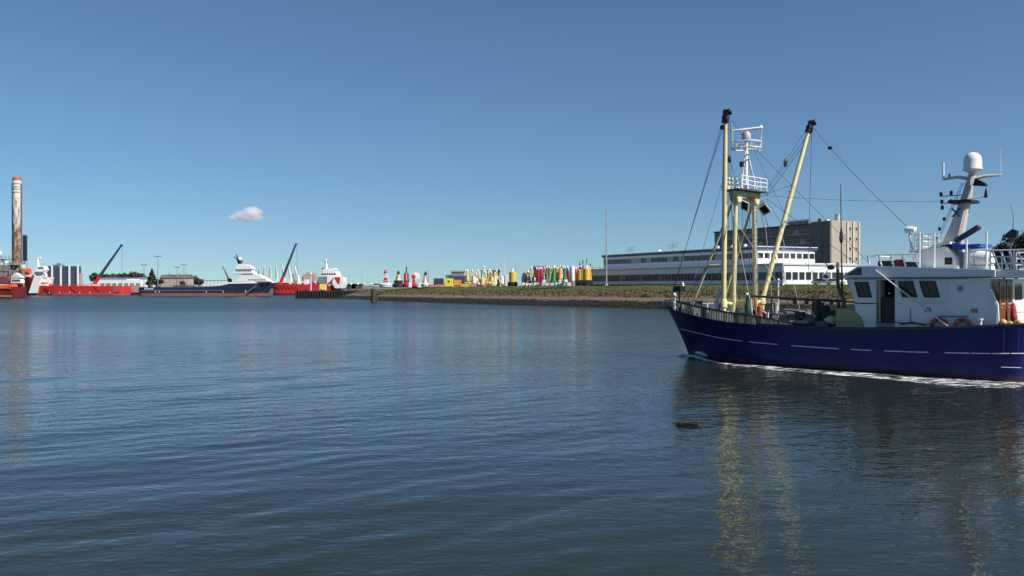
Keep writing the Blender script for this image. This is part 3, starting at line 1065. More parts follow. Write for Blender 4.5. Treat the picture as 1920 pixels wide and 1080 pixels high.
def container(px, d, w, h, dep, m, label, rot=0, dz=0.0, win=None, cat='container', name='container'):
    x, y = at(px, d)
    t = thing(name, (x, y, yz(px, d) + dz), R(rot), label, cat)
    boxpart('body', m, t, -w / 2, w / 2, 0, dep, 0.06, h, bevel=0.04)
    for k in range(int(w / 0.5)):
        xx = -w / 2 + 0.35 + k * (w - 0.7) / max(1, int(w / 0.5) - 1)
        boxpart('rib', m, t, xx - 0.07, xx + 0.07, -0.06, -0.002, 0.25, h - 0.2)
    boxpart('skid', bblack, t, -w / 2 + 0.1, w / 2 - 0.1, 0.1, dep - 0.1, -0.1, 0.057)
    if win:
        boxpart('opening', interior, t, *win)
    return t

container(822, 305, 3.2, 2.3, 2.4, mat('container_slate', (0.05, 0.065, 0.09), 0.6), 'dark slate blue container beside the yellow cabin', dz=0.6)
container(841, 296, 2.8, 2.75, 2.5, mat('cabin_yellow', (0.80, 0.70, 0.10), 0.5, var=0.06), 'bright yellow cabin with one small dark window', win=(-0.25, 0.35, -0.09, -0.062, 1.5, 2.0), name='cabin', cat='cabin')
container(858, 298, 2.3, 1.9, 2.2, mat('box_orange', (0.75, 0.30, 0.04), 0.5), 'low orange steel box beside the yellow cabin', dz=0.35)
container(866, 312, 9.0, 2.2, 2.4, mat('container_navy', (0.06, 0.07, 0.14), 0.6), 'long navy container behind the orange box', dz=1.4)

def float_hull(px, d, L, h, w, m, label, rot=0, cat='float'):
    x, y = at(px, d)
    t = thing('float', (x, y, yz(px, d) - 0.05), R(rot), label, cat)
    MB().prism([(-L / 2, h), (-L / 2 * 0.86, 0.1), (-L / 2 * 0.75, 0), (L / 2 * 0.75, 0), (L / 2 * 0.86, 0.1), (L / 2, h)], -w / 2, w / 2).build('hull', m, t, bevel=0.06)
    boxpart('deck', rubber, t, -L / 2 * 0.9, L / 2 * 0.9, -w / 2 * 0.8, w / 2 * 0.8, h + 0.002, h + 0.1)
    for sx in (-1, 1):
        MB().lathe([(0.12, 0), (0.12, 0.25), (0.18, 0.28), (0.18, 0.34)], (sx * L * 0.36, 0, h + 0.1), 8).build('bollard', rubber, t)
    return t

float_hull(825, 294, 3.2, 0.85, 1.6, bpink, 'faded red float lying before the dark slate container')
float_hull(810, 290, 2.6, 0.7, 1.4, bpink, 'faded red float lying between the white conical buoy and the container')
float_hull(871, 287, 2.7, 0.95, 1.5, byellow, 'yellow float with rounded ends lying before the orange box')
float_hull(886, 291, 3.9, 1.0, 1.5, bpink, 'long faded red float lying right behind the yellow float')

# faded yellow lattice buoys
for i, (px, d, h, w, lab) in enumerate(((876, 303, 5.6, 2.2, 'pale yellow lattice buoy rising behind the long red float'),
                                        (893, 299, 4.6, 2.3, 'faded yellow lattice buoy with a broad white float, beside the red floats'),
                                        (910, 294, 4.9, 2.2, 'faded yellow lattice buoy on an orange float'),
                                        (921, 291, 4.8, 2.2, 'bright yellow lattice buoy beside the crossed beacon'))):
    b = spar('lattice_buoy', px, d, h, w, [bpale, bpale, bpale, byellow][i], lab, hull=[bpale, bwhite, borange, bpale][i], top=bwhite, style='lattice')
for px, d, h, w, body, hull_, st, lab in ((882, 308, 5.0, 1.8, bpale, bwhite, 'lattice', 'pale lattice buoy with white float behind the long red float'),
        (888.5, 295, 3.2, 2.0, bwhite, bpale, 'can', 'short white drum buoy beside the faded lattice buoys'),
        (899, 306, 4.4, 1.9, bpale, bpale, 'cone', 'pale yellow cone buoy before the banded pole'),
        (904.5, 290, 2.8, 2.1, bpale, bpink, 'can', 'short cream drum buoy on a faded red float'),
        (915.5, 301, 5.0, 1.8, byellow, borange, 'lattice', 'yellow lattice buoy on an orange float behind the others'),
        (927.5, 296, 4.6, 1.9, bpale, bwhite, 'cone', 'cream cone buoy on a white float beside the crossed beacon'),
        (941, 292, 3.4, 1.7, bwhite, bpink, 'can', 'white drum buoy on a faded red float beside the tall white pole')):
    spar('yard_buoy', px, d, h, w, body, lab, hull=hull_, top=bwhite, style=st)
pole(902.5, 305, 4.6, 9.9, 0.12, 0.12, 'black banded pole between the yellow lattice buoys', m=bblack, name='beacon_pole')
pole(907.5, 308, 4.6, 11.0, 0.24, 0.22, 'white beacon pole with dark tip between the yellow lattice buoys', m=bwhite, name='beacon_pole')
pole(946, 287, 4.6, 13.4, 0.14, 0.08, 'tall white pole beside the white box', m=bwhite, name='beacon_pole')
pole(967, 283, 4.6, 12.2, 0.05, 0.03, 'thin dark pole beside the yellow and black buoy', m=darkgrey, name='beacon_pole')
x, y = at(935, 283)
t = thing('crossed_beacon', (x, y, yz(935, 283)), 0, 'black and white beacon with two crossed white boards', 'beacon', YG)
MB().lathe([(0.5, 0), (0.45, 1.0), (0.22, 1.6), (0.16, 5.0)], (0, 0, 0), 10).build('post', bblack, t)
for sg in (-1, 1):
    MB().prism([(-1.25 * sg, 1.0), (-0.95 * sg, 1.0), (1.25 * sg, 4.4), (0.95 * sg, 4.4)], -0.3 - 0.12 * sg, -0.2 - 0.12 * sg).build('cross_board', bwhite, t)
MB().blob((0, 0, 5.0), 0.3, 10, 8).build('topmark_ball', bblack, t)
MB().lathe([(0.8, 0), (0.55, 0.9), (0.3, 2.3)], (0, 0.6, 0), 10).build('base', bpale, t)
container(951, 286, 1.5, 3.6, 1.6, whiteclean, 'tall narrow white box between white pole and yellow buoy', name='cabinet', cat='box')
b = spar('cardinal_buoy', 961, 277, 4.9, 2.8, byellow, 'yellow and black barrel buoy on a black float', hull=bblack, top=bwhite, style='can')
MB().lathe([(1.02, 3.55), (1.02, 4.25)], (0, 0, 0), 16).build('black_band', bblack, b)
x, y = at(984, 274)
t = thing('disc_buoy', (x, y, yz(984, 274)), R(25), 'big grey disc shaped float standing on edge beside the rusty buoys', 'buoy', YG)
MB().lathe([(1.7, -0.35), (1.95, -0.2), (1.95, 0.2), (1.7, 0.35)], (0, 0, 2.2), 24, 'x').build('disc', mat('disc_grey', (0.42, 0.43, 0.44), 0.6), t)
MB().lathe([(0.5, -0.5), (0.5, 0.5)], (0, 0, 2.2), 12, 'x').build('hub', steelgrey, t)
boxpart('chock', bblack, t, -0.5, 0.5, -1.2, 1.2, -0.1, 0.35)
for px, d, h, lab in ((990, 270, 4.4, 'rusty brown buoy beside the grey disc'), (1003, 268, 4.2, 'rusty brown buoy beside the red can buoys')):
    spar('rusty_buoy', px, d, h, 2.4, brusty, lab, hull=brusty, top=bwhite, style='lattice')
spar('can_buoy', 1010, 263, 5.3, 1.7, bred, 'red can buoy beside the rusty buoys', style='can', top=bwhite)
spar('can_buoy', 1015.5, 259, 5.4, 1.6, bred, 'red can buoy with a white lantern next to the green cone', style='can', top=bwhite)
spar('cone_buoy', 1025, 258, 5.6, 2.0, bgreen, 'slim green cone buoy between the red can and the broad green buoy', top=bwhite)
spar('spar_buoy', 1031, 265, 5.6, 1.3, bpink, 'faded red and cream spar buoy behind the green buoys', hull=bpale, style='pillar')
spar('cone_buoy', 1038.5, 252, 5.4, 2.7, bgreen, 'broad green cone buoy with a wide round float', top=bwhite)
spar('cone_buoy', 1045, 262, 5.3, 1.6, borange, 'dark orange cone buoy behind the broad green buoy', hull=brusty)
spar('spar_buoy', 1050, 257, 5.9, 1.7, borange, 'orange and cream cone buoy between the green buoys', hull=bpale, top=bwhite)
spar('cone_buoy', 1059, 250, 5.3, 2.0, bgreen, 'green cone buoy next to the white tank', hull=bgreen, top=bwhite)
spar('can_buoy', 1066, 256, 4.9, 1.5, mat('buoy_maroon', (0.20, 0.03, 0.03), 0.5), 'maroon buoy with white bands behind the white tank', style='can', top=bwhite)
t = buoy_root('tank', 1073.5, 252, 'upright white tank with domed top among the buoys', 'tank')
MB().lathe([(0.5, 1.2), (0.62, 1.3), (0.62, 4.9), (0.45, 5.3), (0.15, 5.45)], (0, 0, 0), 14).build('shell', bwhite, t)
MB().lathe([(0.7, 0), (0.7, 1.2)], (0, 0, 0), 12).build('skirt', steelgrey, t)
spar('can_buoy', 1079.5, 253, 5.2, 1.6, bred, 'red can buoy right behind the white tank', style='can', top=bwhite)
b = spar('cardinal_buoy', 1087, 248, 5.0, 1.9, byellow, 'yellow buoy with black bands on a black float', hull=bblack, top=bblack, style='can')
topmark(b, 5.4, 'o^', bblack, 0.2)
b = spar('pillar_buoy', 1093, 252, 5.6, 1.8, bred, 'red striped buoy with double ball topmark', hull=bblack, top=bblack, style='can')
topmark(b, 5.9, 'oo', bblack, 0.22)
b = spar('cardinal_buoy', 1100, 244, 5.2, 2.4, byellow, 'bright yellow buoy with tall black topmark before the office end', hull=bblack, top=bwhite, style='can')
topmark(b, 6.0, '^^', bblack, 0.24)
b = spar('spar_buoy', 1107, 250, 5.0, 1.3, borange, 'orange buoy with a single black ball next to the office end', hull=bblack, style='cone')
topmark(b, 5.3, 'o', bblack, 0.2)
spar('lattice_buoy', 1115, 330, 6.2, 2.2, bpale, 'pale yellow buoy behind the office roof end', style='lattice', top=bwhite)
spar('lattice_buoy', 1119.5, 333, 6.4, 2.0, borange, 'orange lantern buoy behind the office roof end', style='lattice', top=bwhite)
for px in (1006, 1013, 1021, 1071, 1083, 1097):
    spar('can_buoy', px, 268 + rnd.uniform(-2, 2), 5.6, 1.7, bred, 'red can buoy in the back row of the yard, half hidden by the front buoys', style='can', top=bwhite).__setitem__('group', 'red can buoys in the back row')
for px in (1029, 1042, 1055, 1064):
    spar('cone_buoy', px, 269 + rnd.uniform(-2, 2), 5.9, 2.0, bgreen, 'green cone buoy in the back row of the yard, half hidden by the front buoys', top=bwhite).__setitem__('group', 'green cone buoys in the back row')
for px in (996, 1034, 1047, 1076, 1090, 1104):
    spar('lattice_buoy', px, 275 + rnd.uniform(-2, 2), 5.9, 1.9, borange if px % 2 else byellow, 'orange lattice buoy in the back row with a white lantern' if px % 2 else 'yellow lattice buoy in the back row with a white lantern', hull=bblack, top=bwhite, style='lattice').__setitem__('group', 'orange lattice buoys in the back row' if px % 2 else 'yellow lattice buoys in the back row')
for px in (1017.5, 1052.5, 1086.5):
    spar('lattice_buoy', px, 262 + rnd.uniform(-1, 1), 5.0, 1.6, bwhite, 'white lattice buoy squeezed between the coloured buoys', hull=bred, top=bwhite, style='lattice').__setitem__('group', 'white lattice buoys between the coloured ones')
for px in (873, 885, 896, 906, 918, 931):
    spar('lattice_buoy', px, 322 + rnd.uniform(-4, 4), 6.0, 2.0, bpale, 'pale yellow lattice buoy in the back row behind the red floats', hull=bwhite, top=bwhite, style='lattice').__setitem__('group', 'pale yellow buoys in the back row')
t = buoy_root('buoy_cradle', 1094, 240, 'dark steel cradle carrying buoys beside the office end', 'cradle', 0, None)
boxpart('beam', bblack, t, -2.2, 2.2, -0.3, 0.3, 1.0, 1.5)
for k in (-2.0, -0.7, 0.7, 2.0):
    boxpart('leg', bblack, t, k - 0.12, k + 0.12, -0.25, 0.25, -0.1, 0.997)
    tubepart('brace', bblack, t, [(k, -0.35, 0.1), (k + 0.5, -0.35, 1.0)], 0.06, 5)
# row of white concrete blocks
bm_ = MB().box(-0.62, 0.62, -0.5, 0.5, 0, 0.9).mesh('concrete_block', bwhite, bevel=0.06)
GB = 'white concrete blocks in a row before the buoys'
for i, px in enumerate((981, 989, 995.5, 1004, 1010.5, 1019, 1026.5, 1035, 1044, 1051, 1059.5, 1067)):
    d = 248 - i * 1.1
    o = bpy.data.objects.new('concrete_block', bm_)
    COL.objects.link(o)
    o.location = (*at(px, d), yz(px, d) - 0.02)
    o.rotation_euler = (0, 0, R(rnd.uniform(-14, 14)))
    o.scale = (rnd.uniform(0.65, 0.9), 1, rnd.uniform(0.9, 1.1))
    tag(o, 'white concrete block in the row before the buoys', 'block', GB)
for px, lab in ((1020, 'white concrete block stacked on the row before the broad green buoy'), (1061, 'white concrete block stacked on the row before the green buoy beside the tank')):
    d = 248 - (px - 981) / 7.8 * 1.1
    o = bpy.data.objects.new('concrete_block', bm_)
    COL.objects.link(o)
    o.location = (*at(px, d), yz(px, d) + 0.90)
    o.scale = (0.75, 0.9, 0.9)
    tag(o, lab, 'block', GB)
# a car at the dike's tip and lamp globes beyond
car(708, 322, 4.2, 15, mat('car_silver', (0.45, 0.46, 0.48), 0.3), 'silver car parked at the tip of the dike')
for px in (658, 671, 683, 696):
    t = thing('globe_lamp', (*at(px, 470), 3.0), 0, 'white globe lamp on the far quay beyond the tip of the dike', 'street lamp', 'globe lamps on the far quay')
    tubepart('post', steelgrey, t, [(0, 0, -0.2), (0, 0, 2.2)], 0.10, 6)
    MB().blob((0, 0, 2.6), 0.55, 10, 8).build('globe', whiteclean, t)
for px, z in ((655, 12), (678, 14), (690, 11)):
    pole(px, 540, 3.0, z, 0.10, 0.06, 'thin distant mast beyond the globe lamps', 'mast', steelgrey, 'distant_mast', 'thin masts beyond the globe lamps')
for px, w, m, lab in ((655, 5, bdgreen, 'dark green hut on the far quay before the masts'), (668, 4.2, mat('hut_maroon', (0.12, 0.05, 0.05), 0.7), 'maroon hut on the far quay beside the green hut')):
    shed(px, 520, w * 1.4, 5, 2.2, 3.0, 0, lab, m, darkgrey, 'hut', False)

# ------------------------------------------------------------------ timber mooring pile and black jetty at the dike's tip
x, y = at(701, 274)
t = thing('mooring_pile', (x, y, -1.5), 0, 'weathered timber mooring pile standing in the water off the dike', 'pile')
oldwood = mat('old_pile_wood', (0.06, 0.05, 0.04), 0.9, var=0.5, scale=2)
MB().lathe([(0.8, 0), (0.8, 2.2), (0.66, 4.2), (0.72, 5.4), (0.5, 5.5)], (-0.15, 0, 0), 12).build('post', oldwood, t)
tubepart('brace', oldwood, t, [(1.05, 0.1, 0), (0.8, 0, 3.1)], 0.34, 8)
MB().ring((-0.15, 0, 4.2), 0.68, 0.06, 'z', 12, 6).build('iron_band', black, t)

xl, xr = at(553, 357)[0], at(688, 357)[0]
t = thing('jetty', (xl, 357, 0), 0, 'low black timber jetty running out from the tip of the dike', 'jetty')
jet = mat('tarred_timber', (0.022, 0.021, 0.020), 0.8, var=0.4, scale=1)
W = xr - xl
boxpart('deck', mat('jetty_deck', (0.06, 0.055, 0.05), 0.9), t, 0, W + 3, 0.4, 9, 2.5, 2.85)
boxpart('back_wall', jet, t, 0.3, W + 2, 1.0, 8.6, -1.5, 2.497)
n = 26
for k in range(n):
    xx = 0.4 + W * k / n
    boxpart('fender_pile', jet, t, xx - 0.28, xx + 0.28, -0.05 - 0.1 * (k % 3 == 0), 0.39, -1.5, 2.9 + rnd.uniform(-0.15, 0.35))
for z in (0.7, 1.7):
    boxpart('waling', jet, t, 0, W, 0.42, 0.98, z, z + 0.35)
for k in (4, 10, 16, 21):
    MB().lathe([(0.2, 0), (0.18, 0.5), (0.3, 0.55), (0.3, 0.7)], (k * 1.0, 1.5, 2.85), 10).build('bollard', black, t)
container(604.5, 362, 2.4, 2.6, 2.0, mat('box_lemon', (0.82, 0.74, 0.16), 0.5, var=0.05), 'lemon yellow cabinet standing on the black jetty', name='cabinet', cat='cabinet').location.z = 2.95
x, y = at(583, 364)
t = thing('jetty_light', (x, y, 2.85), 0, 'white light post with a lantern standing on the black jetty', 'light')
tubepart('post', whiteclean, t, [(0, 0, -0.05), (0, 0, 6.2)], [0.22, 0.17], 8)
MB().lathe([(0.5, 0), (0.5, 0.12)], (0, 0, 6.2), 10).build('gallery', steelgrey, t)
MB().lathe([(0.3, 0), (0.3, 0.8), (0.1, 1.1), (0.05, 1.6)], (0, 0, 6.32), 10).build('lantern', bwhite, t)

# ------------------------------------------------------------------ far ships
shipred = mat('ship_red', (0.52, 0.028, 0.025), 0.45, var=0.12, scale=0.25, rust=0.14, rustcol=(0.2, 0.03, 0.02))
shipnavy = mat('ship_navy', (0.024, 0.030, 0.066), 0.4, var=0.15, scale=0.2, rust=0.1, rustcol=(0.09, 0.09, 0.12))
bootred = mat('ship_boot_red', (0.25, 0.10, 0.085), 0.7, var=0.2, scale=0.4, rust=0.2)
bootgrey = mat('ship_boot_grey', (0.20, 0.10, 0.08), 0.7, var=0.3, scale=0.4)
shiporange = mat('ship_orange', (0.75, 0.10, 0.03), 0.5, var=0.1)
shipdred = mat('ship_dark_red', (0.16, 0.018, 0.016), 0.5, var=0.2, scale=0.4)
deckgreen = mat('ship_deck', (0.09, 0.13, 0.10), 0.8)

def ship_frame(px0, y0, d, half):
    """Local x of a picture column at local depth y, for a ship whose near side lies at distance d; px0 is measured at depth y0."""
    rx = (px0 - 960.0) / 1700.0 * (d + half + y0)
    return rx, (lambda px, y=-half: (px - 960.0) / 1700.0 * (d + half + y) - rx)

def ship_hull(t, L, B, zt, m, mboot, zb, flip=False, bowrake=3.0, stern_round=0.12, bowfull=0.30):
    """Hull from stern (u=0) to bow (u=1); zt(u) top height; boot-top below zb. Near side is local -y."""
    us = [0, 0.004, 0.02, 0.05, 0.1, 0.2, 0.35, 0.5, 0.62, 0.7, 0.78, 0.85, 0.9, 0.94, 0.97, 0.99, 1.0]
    def hb(u):
        a = 1.0
        if u < stern_round:
            a = 0.80 + 0.20 * math.sqrt(max(0, 1 - (1 - u / stern_round) ** 2))
        if u > 1 - bowfull:
            q = (u - (1 - bowfull)) / bowfull
            a = math.sqrt(max(0.0, 1 - q ** 2.2)) * 0.98 + 0.02
        return a * B / 2
    def pt(u, z, side):
        k = max(0.0, z / zt(1.0))
        x = L * u - (1 - min(k, 1)) * bowrake * max(0, (u - 0.6) / 0.4)
        b = hb(u) * (1 - 0.35 * (1 - min(1, k)) * max(0, (u - 0.6) / 0.4))
        return ((L - x) if flip else x, side * b, z)
    def shell(z0f, z1f, nz, name, m, cap):
        mb = MB()
        vs, fs = [], []
        n = len(us)
        for side in (-1, 1):
            for u in us:
                for j in range(nz + 1):
                    z = z0f(u) + (z1f(u) - z0f(u)) * j / nz
                    vs.append(pt(u, z, side))
        K = nz + 1
        for s_ in (0, 1):
            for i in range(n - 1):
                for j in range(nz):
                    a = s_ * n * K + i * K + j
                    fs.append((a, a + K, a + K + 1, a + 1))
        for i in (0, n - 1):
            for j in range(nz):
                a, b = i * K + j, n * K + i * K + j
                fs.append((a, a + 1, b + 1, b))
        if cap:
            for i in range(n - 1):
                a, b = i * K + nz, n * K + i * K + nz
                fs.append((a, a + K, b + K, b))
        mb.add(vs, fs)
        return mb.build(name, m, t)
    h = shell(lambda u: zb, zt, 3, 'hull', m, True)
    b = shell(lambda u: -1.5, lambda u: zb - 0.002, 2, 'boot_top', mboot, False)
    return h, pt, hb

def ship_window_row(t, x0, x1, y, z0, z1, n, m=glass):
    w = (x1 - x0) / n
    for k in range(n):
        boxpart('window', m, t, x0 + w * k + w * 0.12, x0 + w * (k + 1) - w * 0.12, y - 0.06, y - 0.003, z0, z1)

def railing(t, pts, z, h, m, posts=8, r=0.05, rails=2):
    """One railing part with its posts joined to its rails."""
    mb = MB()
    P = [Vector((p[0], p[1], 0)) for p in pts]
    for k in range(rails):
        mb.tube([(p.x, p.y, z + h * (k + 1) / rails) for p in P], r, 5)
    tot = sum((P[i + 1] - P[i]).length for i in range(len(P) - 1))
    for i in range(len(P) - 1):
        n = max(1, round(posts * (P[i + 1] - P[i]).length / tot))
        for k in range(n + 1):
            q = P[i].lerp(P[i + 1], k / n)
            mb.tube([(q.x, q.y, z), (q.x, q.y, z + h)], r, 5)
    return mb.build('railing', m, t)

# --- navy supply ship, bow to the right
d = 430.0
k = d / 1700
px0 = 258
rx, X = ship_frame(px0, -7, d, 7)
Zp = lambda py: EYE + (535 - py) * k
L = X(513, 0)
t = thing('supply_ship', (rx, d + 7, 0), 0, 'navy blue offshore supply ship with white bridge and red waterline', 'ship')
h, pt, hb = ship_hull(t, L, 14, lambda u: np.interp(u, [0, 0.60, 0.66, 1], [4.1, 4.3, 5.7, 6.2]), shipnavy, bootred, 1.3)
YN = -7.0
# white bulwark strip round the bow
mb = MB()
for i in range(14):
    u0 = 0.66 + 0.34 * i / 14
    u1 = 0.66 + 0.34 * (i + 1) / 14
    z = float(np.interp(u0, [0.66, 1], [5.7, 6.2])) + 0.005
    z1_ = float(np.interp(u1, [0.66, 1], [5.7, 6.2])) + 0.005
    a, b = pt(u0, z, -1), pt(u1, z1_, -1)
    mb.add([a, b, (b[0], b[1], z1_ + 0.8), (a[0], a[1], z + 0.8), (a[0], a[1] + 0.15, z), (b[0], b[1] + 0.15, z1_), (b[0], b[1] + 0.15, z1_ + 0.8), (a[0], a[1] + 0.15, z + 0.8)],
           [(0, 1, 2, 3), (7, 6, 5, 4), (3, 2, 6, 7)])
mb.build('white_bulwark', whiteclean, t)
def tier(name, pts, y0, y1, m=whiteclean, bevel=0.12):
    return MB().prism([(X(a), Zp(b)) for a, b in pts], y0, y1).build(name, m, t, bevel=bevel)
tier('deckhouse', [(439, 528.2), (505, 528.2), (496, 521.5), (479, 513.5), (453, 513.5)], -5.8, 1.0)
br = tier('bridge_deck', [(436, 513.3), (474, 513.3), (472, 509.5), (436, 509.5)], -6.2, 1.0)
br2 = tier('bridge', [(439, 509.3), (470, 509.3), (469, 504.7), (439, 504.7)], -5.0, 0.5)
ship_window_row(br2, X(439.5), X(469), -5.0, Zp(508.7), Zp(505.6), 9)
tier('bridge_roof', [(438, 504.5), (472, 504.5), (467, 499.5), (460, 495.5), (446, 494.5), (440, 499)], -5.2, 0.7)
ship_window_row(t, X(463), X(497), -5.8, Zp(525.5), Zp(524), 6)
tubepart('radar_mast', darkgrey, t, [(X(451, 0), 0, Zp(497)), (X(446, 0), 0, Zp(486)), (X(443, 0), 0, Zp(475))], [0.9, 0.6, 0.15], 8)
tubepart('mast_arm', darkgrey, t, [(X(438, 0), 0, Zp(480)), (X(446, 0), 0, Zp(487))], 0.2, 6)
MB().blob((X(450, -1.5), -1.5, Zp(485)), 0.95, 12, 8).build('radome', radwhite, t)
MB().blob((X(453, -1.5), -1.5, Zp(490)), 0.7, 10, 8).build('radar_drum', darkgrey, t)
tubepart('deck_crane', darkgrey, t, [(X(430, -3), -3, Zp(529)), (X(426, -3), -3, Zp(516)), (X(417, -3), -3, Zp(498))], [0.7, 0.4, 0.18], 6)
MB().lathe([(1.0, 0), (1.0, 3.5), (0.6, 4.0)], (X(431, -2), -2, 4.3), 10).build('crane_post', darkgrey, t)
for i in range(6):
    a = X(380 + 6.8 * i)
    MB().prism([(a, 4.5), (a + 0.9, 4.5), (a + 1.7, 7.2), (a + 0.8, 7.2)], -5.9, -5.2).build('cargo_rail_stay', whiteclean, t)
boxpart('cargo_rail', steelgrey, t, X(378), X(424), -5.95, -5.15, 7.22, 7.5)
boxpart('deck_cargo', darkgrey, t, X(322), X(352), -5.5, 2, 4.3, 5.0)
railing(t, [(X(262), -6.3), (X(376), -6.7)], 4.2, 1.0, steelgrey, 16, 0.06)
for i, pxx in enumerate((291, 298, 386, 418, 460)):
    boxpart('draft_mark', whiteclean, t, X(pxx), X(pxx) + 0.35, YN - 0.07, YN - 0.01, 1.6, 2.6)
# the white name letters on the quarter are too far off to read: a row of small white marks
for i in range(9):
    boxpart('name_mark', whiteclean, t, X(271) + 0.48 * i, X(271) + 0.48 * i + 0.3, YN - 0.07, YN - 0.01, 3.05, 3.05 + (0.55 if i % 3 else 0.7))
tubepart('rubbing_strake', mat('strake_grey', (0.20, 0.21, 0.25), 0.6), t, [(X(264), YN - 0.05, 3.0 - 0.6), (X(420), YN - 0.1, 2.5)], 0.15, 6)
tubepart('anchor_wash', mat('strake_grey', (0.20, 0.21, 0.25), 0.6), t, [(X(463), YN - 0.02, 1.7), (X(480), YN + 0.9, 5.0)], 0.18, 6)

# --- red supply ship with white diagonal band, bow to the left
d = 452.0
k = d / 1700
px0 = 47
rx, X = ship_frame(px0, 0, d, 7)
t = thing('supply_ship', (rx, d + 7, 0), 0, 'red supply ship with a white diagonal band on its bow and a red crane', 'ship')
L = X(230)
h, pt, hb = ship_hull(t, L, 14, lambda u: np.interp(u, [0, 0.79, 0.86, 1], [4.7, 4.7, 9.2, 9.4]), shipred, bootgrey, 0.9, flip=True, bowrake=1.0, bowfull=0.16)
YN = -7.0
MB().prism([(X(54), Zp(549.5)), (X(69), Zp(549.5)), (X(77), Zp(519.2)), (X(64), Zp(519.2))], -7.25, 6.0).build('white_band', whiteclean, t)
tier('deckhouse', [(61, 519), (80, 519), (79, 513), (76, 507), (62, 507)], -6, -2)
br = tier('bridge', [(63, 506.8), (82, 506.8), (79, 499), (65, 499)], -5.5, -1.5)
ship_window_row(br, X(68), X(79), -5.5, Zp(504.5), Zp(501), 5)
tier('bridge_wing', [(66, 510), (88, 510), (84, 507.5), (66, 507.5)], -6.8, -5.6)
ship_window_row(t, X(65), X(77), -6.0, Zp(517), Zp(514), 5)
tier('lower_house', [(72, 536), (86, 536), (82, 527), (76, 523), (74, 523)], -6.5, -3.5)
MB().ring((X(84, -5), -5, Zp(530)), 2.6, 0.2, 'y', 14, 6, (0, math.pi)).build('davit', whiteclean, t)
MB().blob((X(82, -5.8), -5.8, Zp(531)), 1.0, 12, 8, (2.0, 0.9, 0.8)).build('rescue_boat', shiporange, t)
tubepart('mast', whiteclean, t, [(X(71, 0), 0, Zp(500)), (X(71, 0), 0, Zp(490)), (X(71.5, 0), 0, Zp(482))], [1.0, 0.6, 0.25], 8)
MB().blob((X(75.5, 0), 0, Zp(483)), 0.6, 10, 8).build('radome', radwhite, t)
tubepart('mast_arm', whiteclean, t, [(X(69, 0), 0, Zp(485)), (X(77, 0), 0, Zp(485))], 0.15, 6)
MB().lathe([(1.6, -1.2), (1.6, 1.2)], (X(52, -3), -3, Zp(509)), 12, 'x').build('winch_drum', shiporange, t)
boxpart('foredeck_house', whiteclean, t, X(52), X(57), -4.5, -1, 9.3, Zp(515))
cr = tubepart('crane_boom', mat('crane_grey', (0.05, 0.05, 0.06), 0.5), t, [(X(187, -3), -3, Zp(518)), (X(227.5, -3), -3, Zp(459.5))], [0.75, 0.45], 6)
tubepart('crane_boom_foot', shipred, t, [(X(176, -3), -3, Zp(534)), (X(187, -3), -3, Zp(518))], [1.0, 0.76], 6)
tubepart('crane_head', mat('crane_grey', (0.05, 0.05, 0.06), 0.5), t, [(X(226, -3), -3, Zp(459)), (X(230, -3), -3, Zp(459))], 0.5, 6)
tubepart('crane_wire', wirem, t, [(X(229, -3), -3, Zp(460)), (X(229, -3), -3, Zp(534))], 0.07, 5)
MB().lathe([(1.5, 0), (1.5, 1.0), (1.1, 1.3)], (X(176, -3), -3, 4.7), 12).build('crane_post', shipred, t)
boxpart('cargo_rail', whiteclean, t, X(160), X(178), -6.0, -5.0, 4.72, 5.6)
for i in range(3):
    a = X(84 + 45 * i)
    MB().prism([(a, 4.2), (a + 0.7, 4.2), (a + 4.2, 1.2), (a + 3.5, 1.2)], -7.12, -7.0).build('fender_bar', shipdred, t)
for i in range(7):
    a = X(92 + 19 * i)
    boxpart('draft_mark', whiteclean, t, a, a + 0.3, -7.08, -7.01, 1.0, 1.7)
boxpart('stern_block', mat('faded_red', (0.42, 0.09, 0.08), 0.6), t, X(212), X(224), -7.06, -7.003, 1.6, 4.2)
railing(t, [(X(92), -6.6), (X(215), -6.6)], 4.7, 0.9, shipred, 14, 0.07)

x, y = at(249, 462)
t = thing('pontoon', (x, y, 0), 0, 'faded pink grey pontoon with tyre fenders between the red stern and the navy ship', 'pontoon')
pk = mat('pontoon_pink', (0.42, 0.27, 0.24), 0.8, var=0.25, scale=0.6, rust=0.3)
MB().box(-3.2, 3.4, 0, 6, -1.0, 4.3).build('hull', pk, t, bevel=0.08)
boxpart('deck_plate', steelgrey, t, -1.4, 1.6, 0.4, 3.0, 4.303, 4.9)
for k_ in range(6):
    MB().ring((-2.7 + 1.1 * k_, -0.18, 0.95), 0.42, 0.17, 'y', 14, 8).build('tyre_fender', rubber, t)
boxpart('grey_panel', steelgrey, t, -2.2, 0.6, -0.06, -0.003, 2.0, 3.4)

# --- red crane ship, bow to the right
d = 483.0
k = d / 1700
px0 = 511
rx, X = ship_frame(px0, -6.5, d, 6.5)
t = thing('crane_ship', (rx, d + 6.5, 0), 0, 'red ship with white bridge and dark crane boom moored behind the black jetty', 'ship')
L = X(648, 0)
h, pt, hb = ship_hull(t, L, 13, lambda u: np.interp(u, [0, 0.80, 0.87, 1], [5.6, 5.6, 9.4, 9.6]), shipred, mat('boot_black', (0.03, 0.02, 0.02), 0.7), 0.8, bowfull=0.14)
MB().prism([(X(628), Zp(541)), (X(642), Zp(541)), (X(645), Zp(530)), (X(643), Zp(519)), (X(626), Zp(519)), (X(622), Zp(530))], -6.8, 4).build('white_band', whiteclean, t, bevel=0.2)
MB().prism([(X(634), Zp(532)), (X(637), Zp(532)), (X(638), Zp(519.5)), (X(627), Zp(519.5))], -6.95, -6.81).build('red_mark', shipred, t)
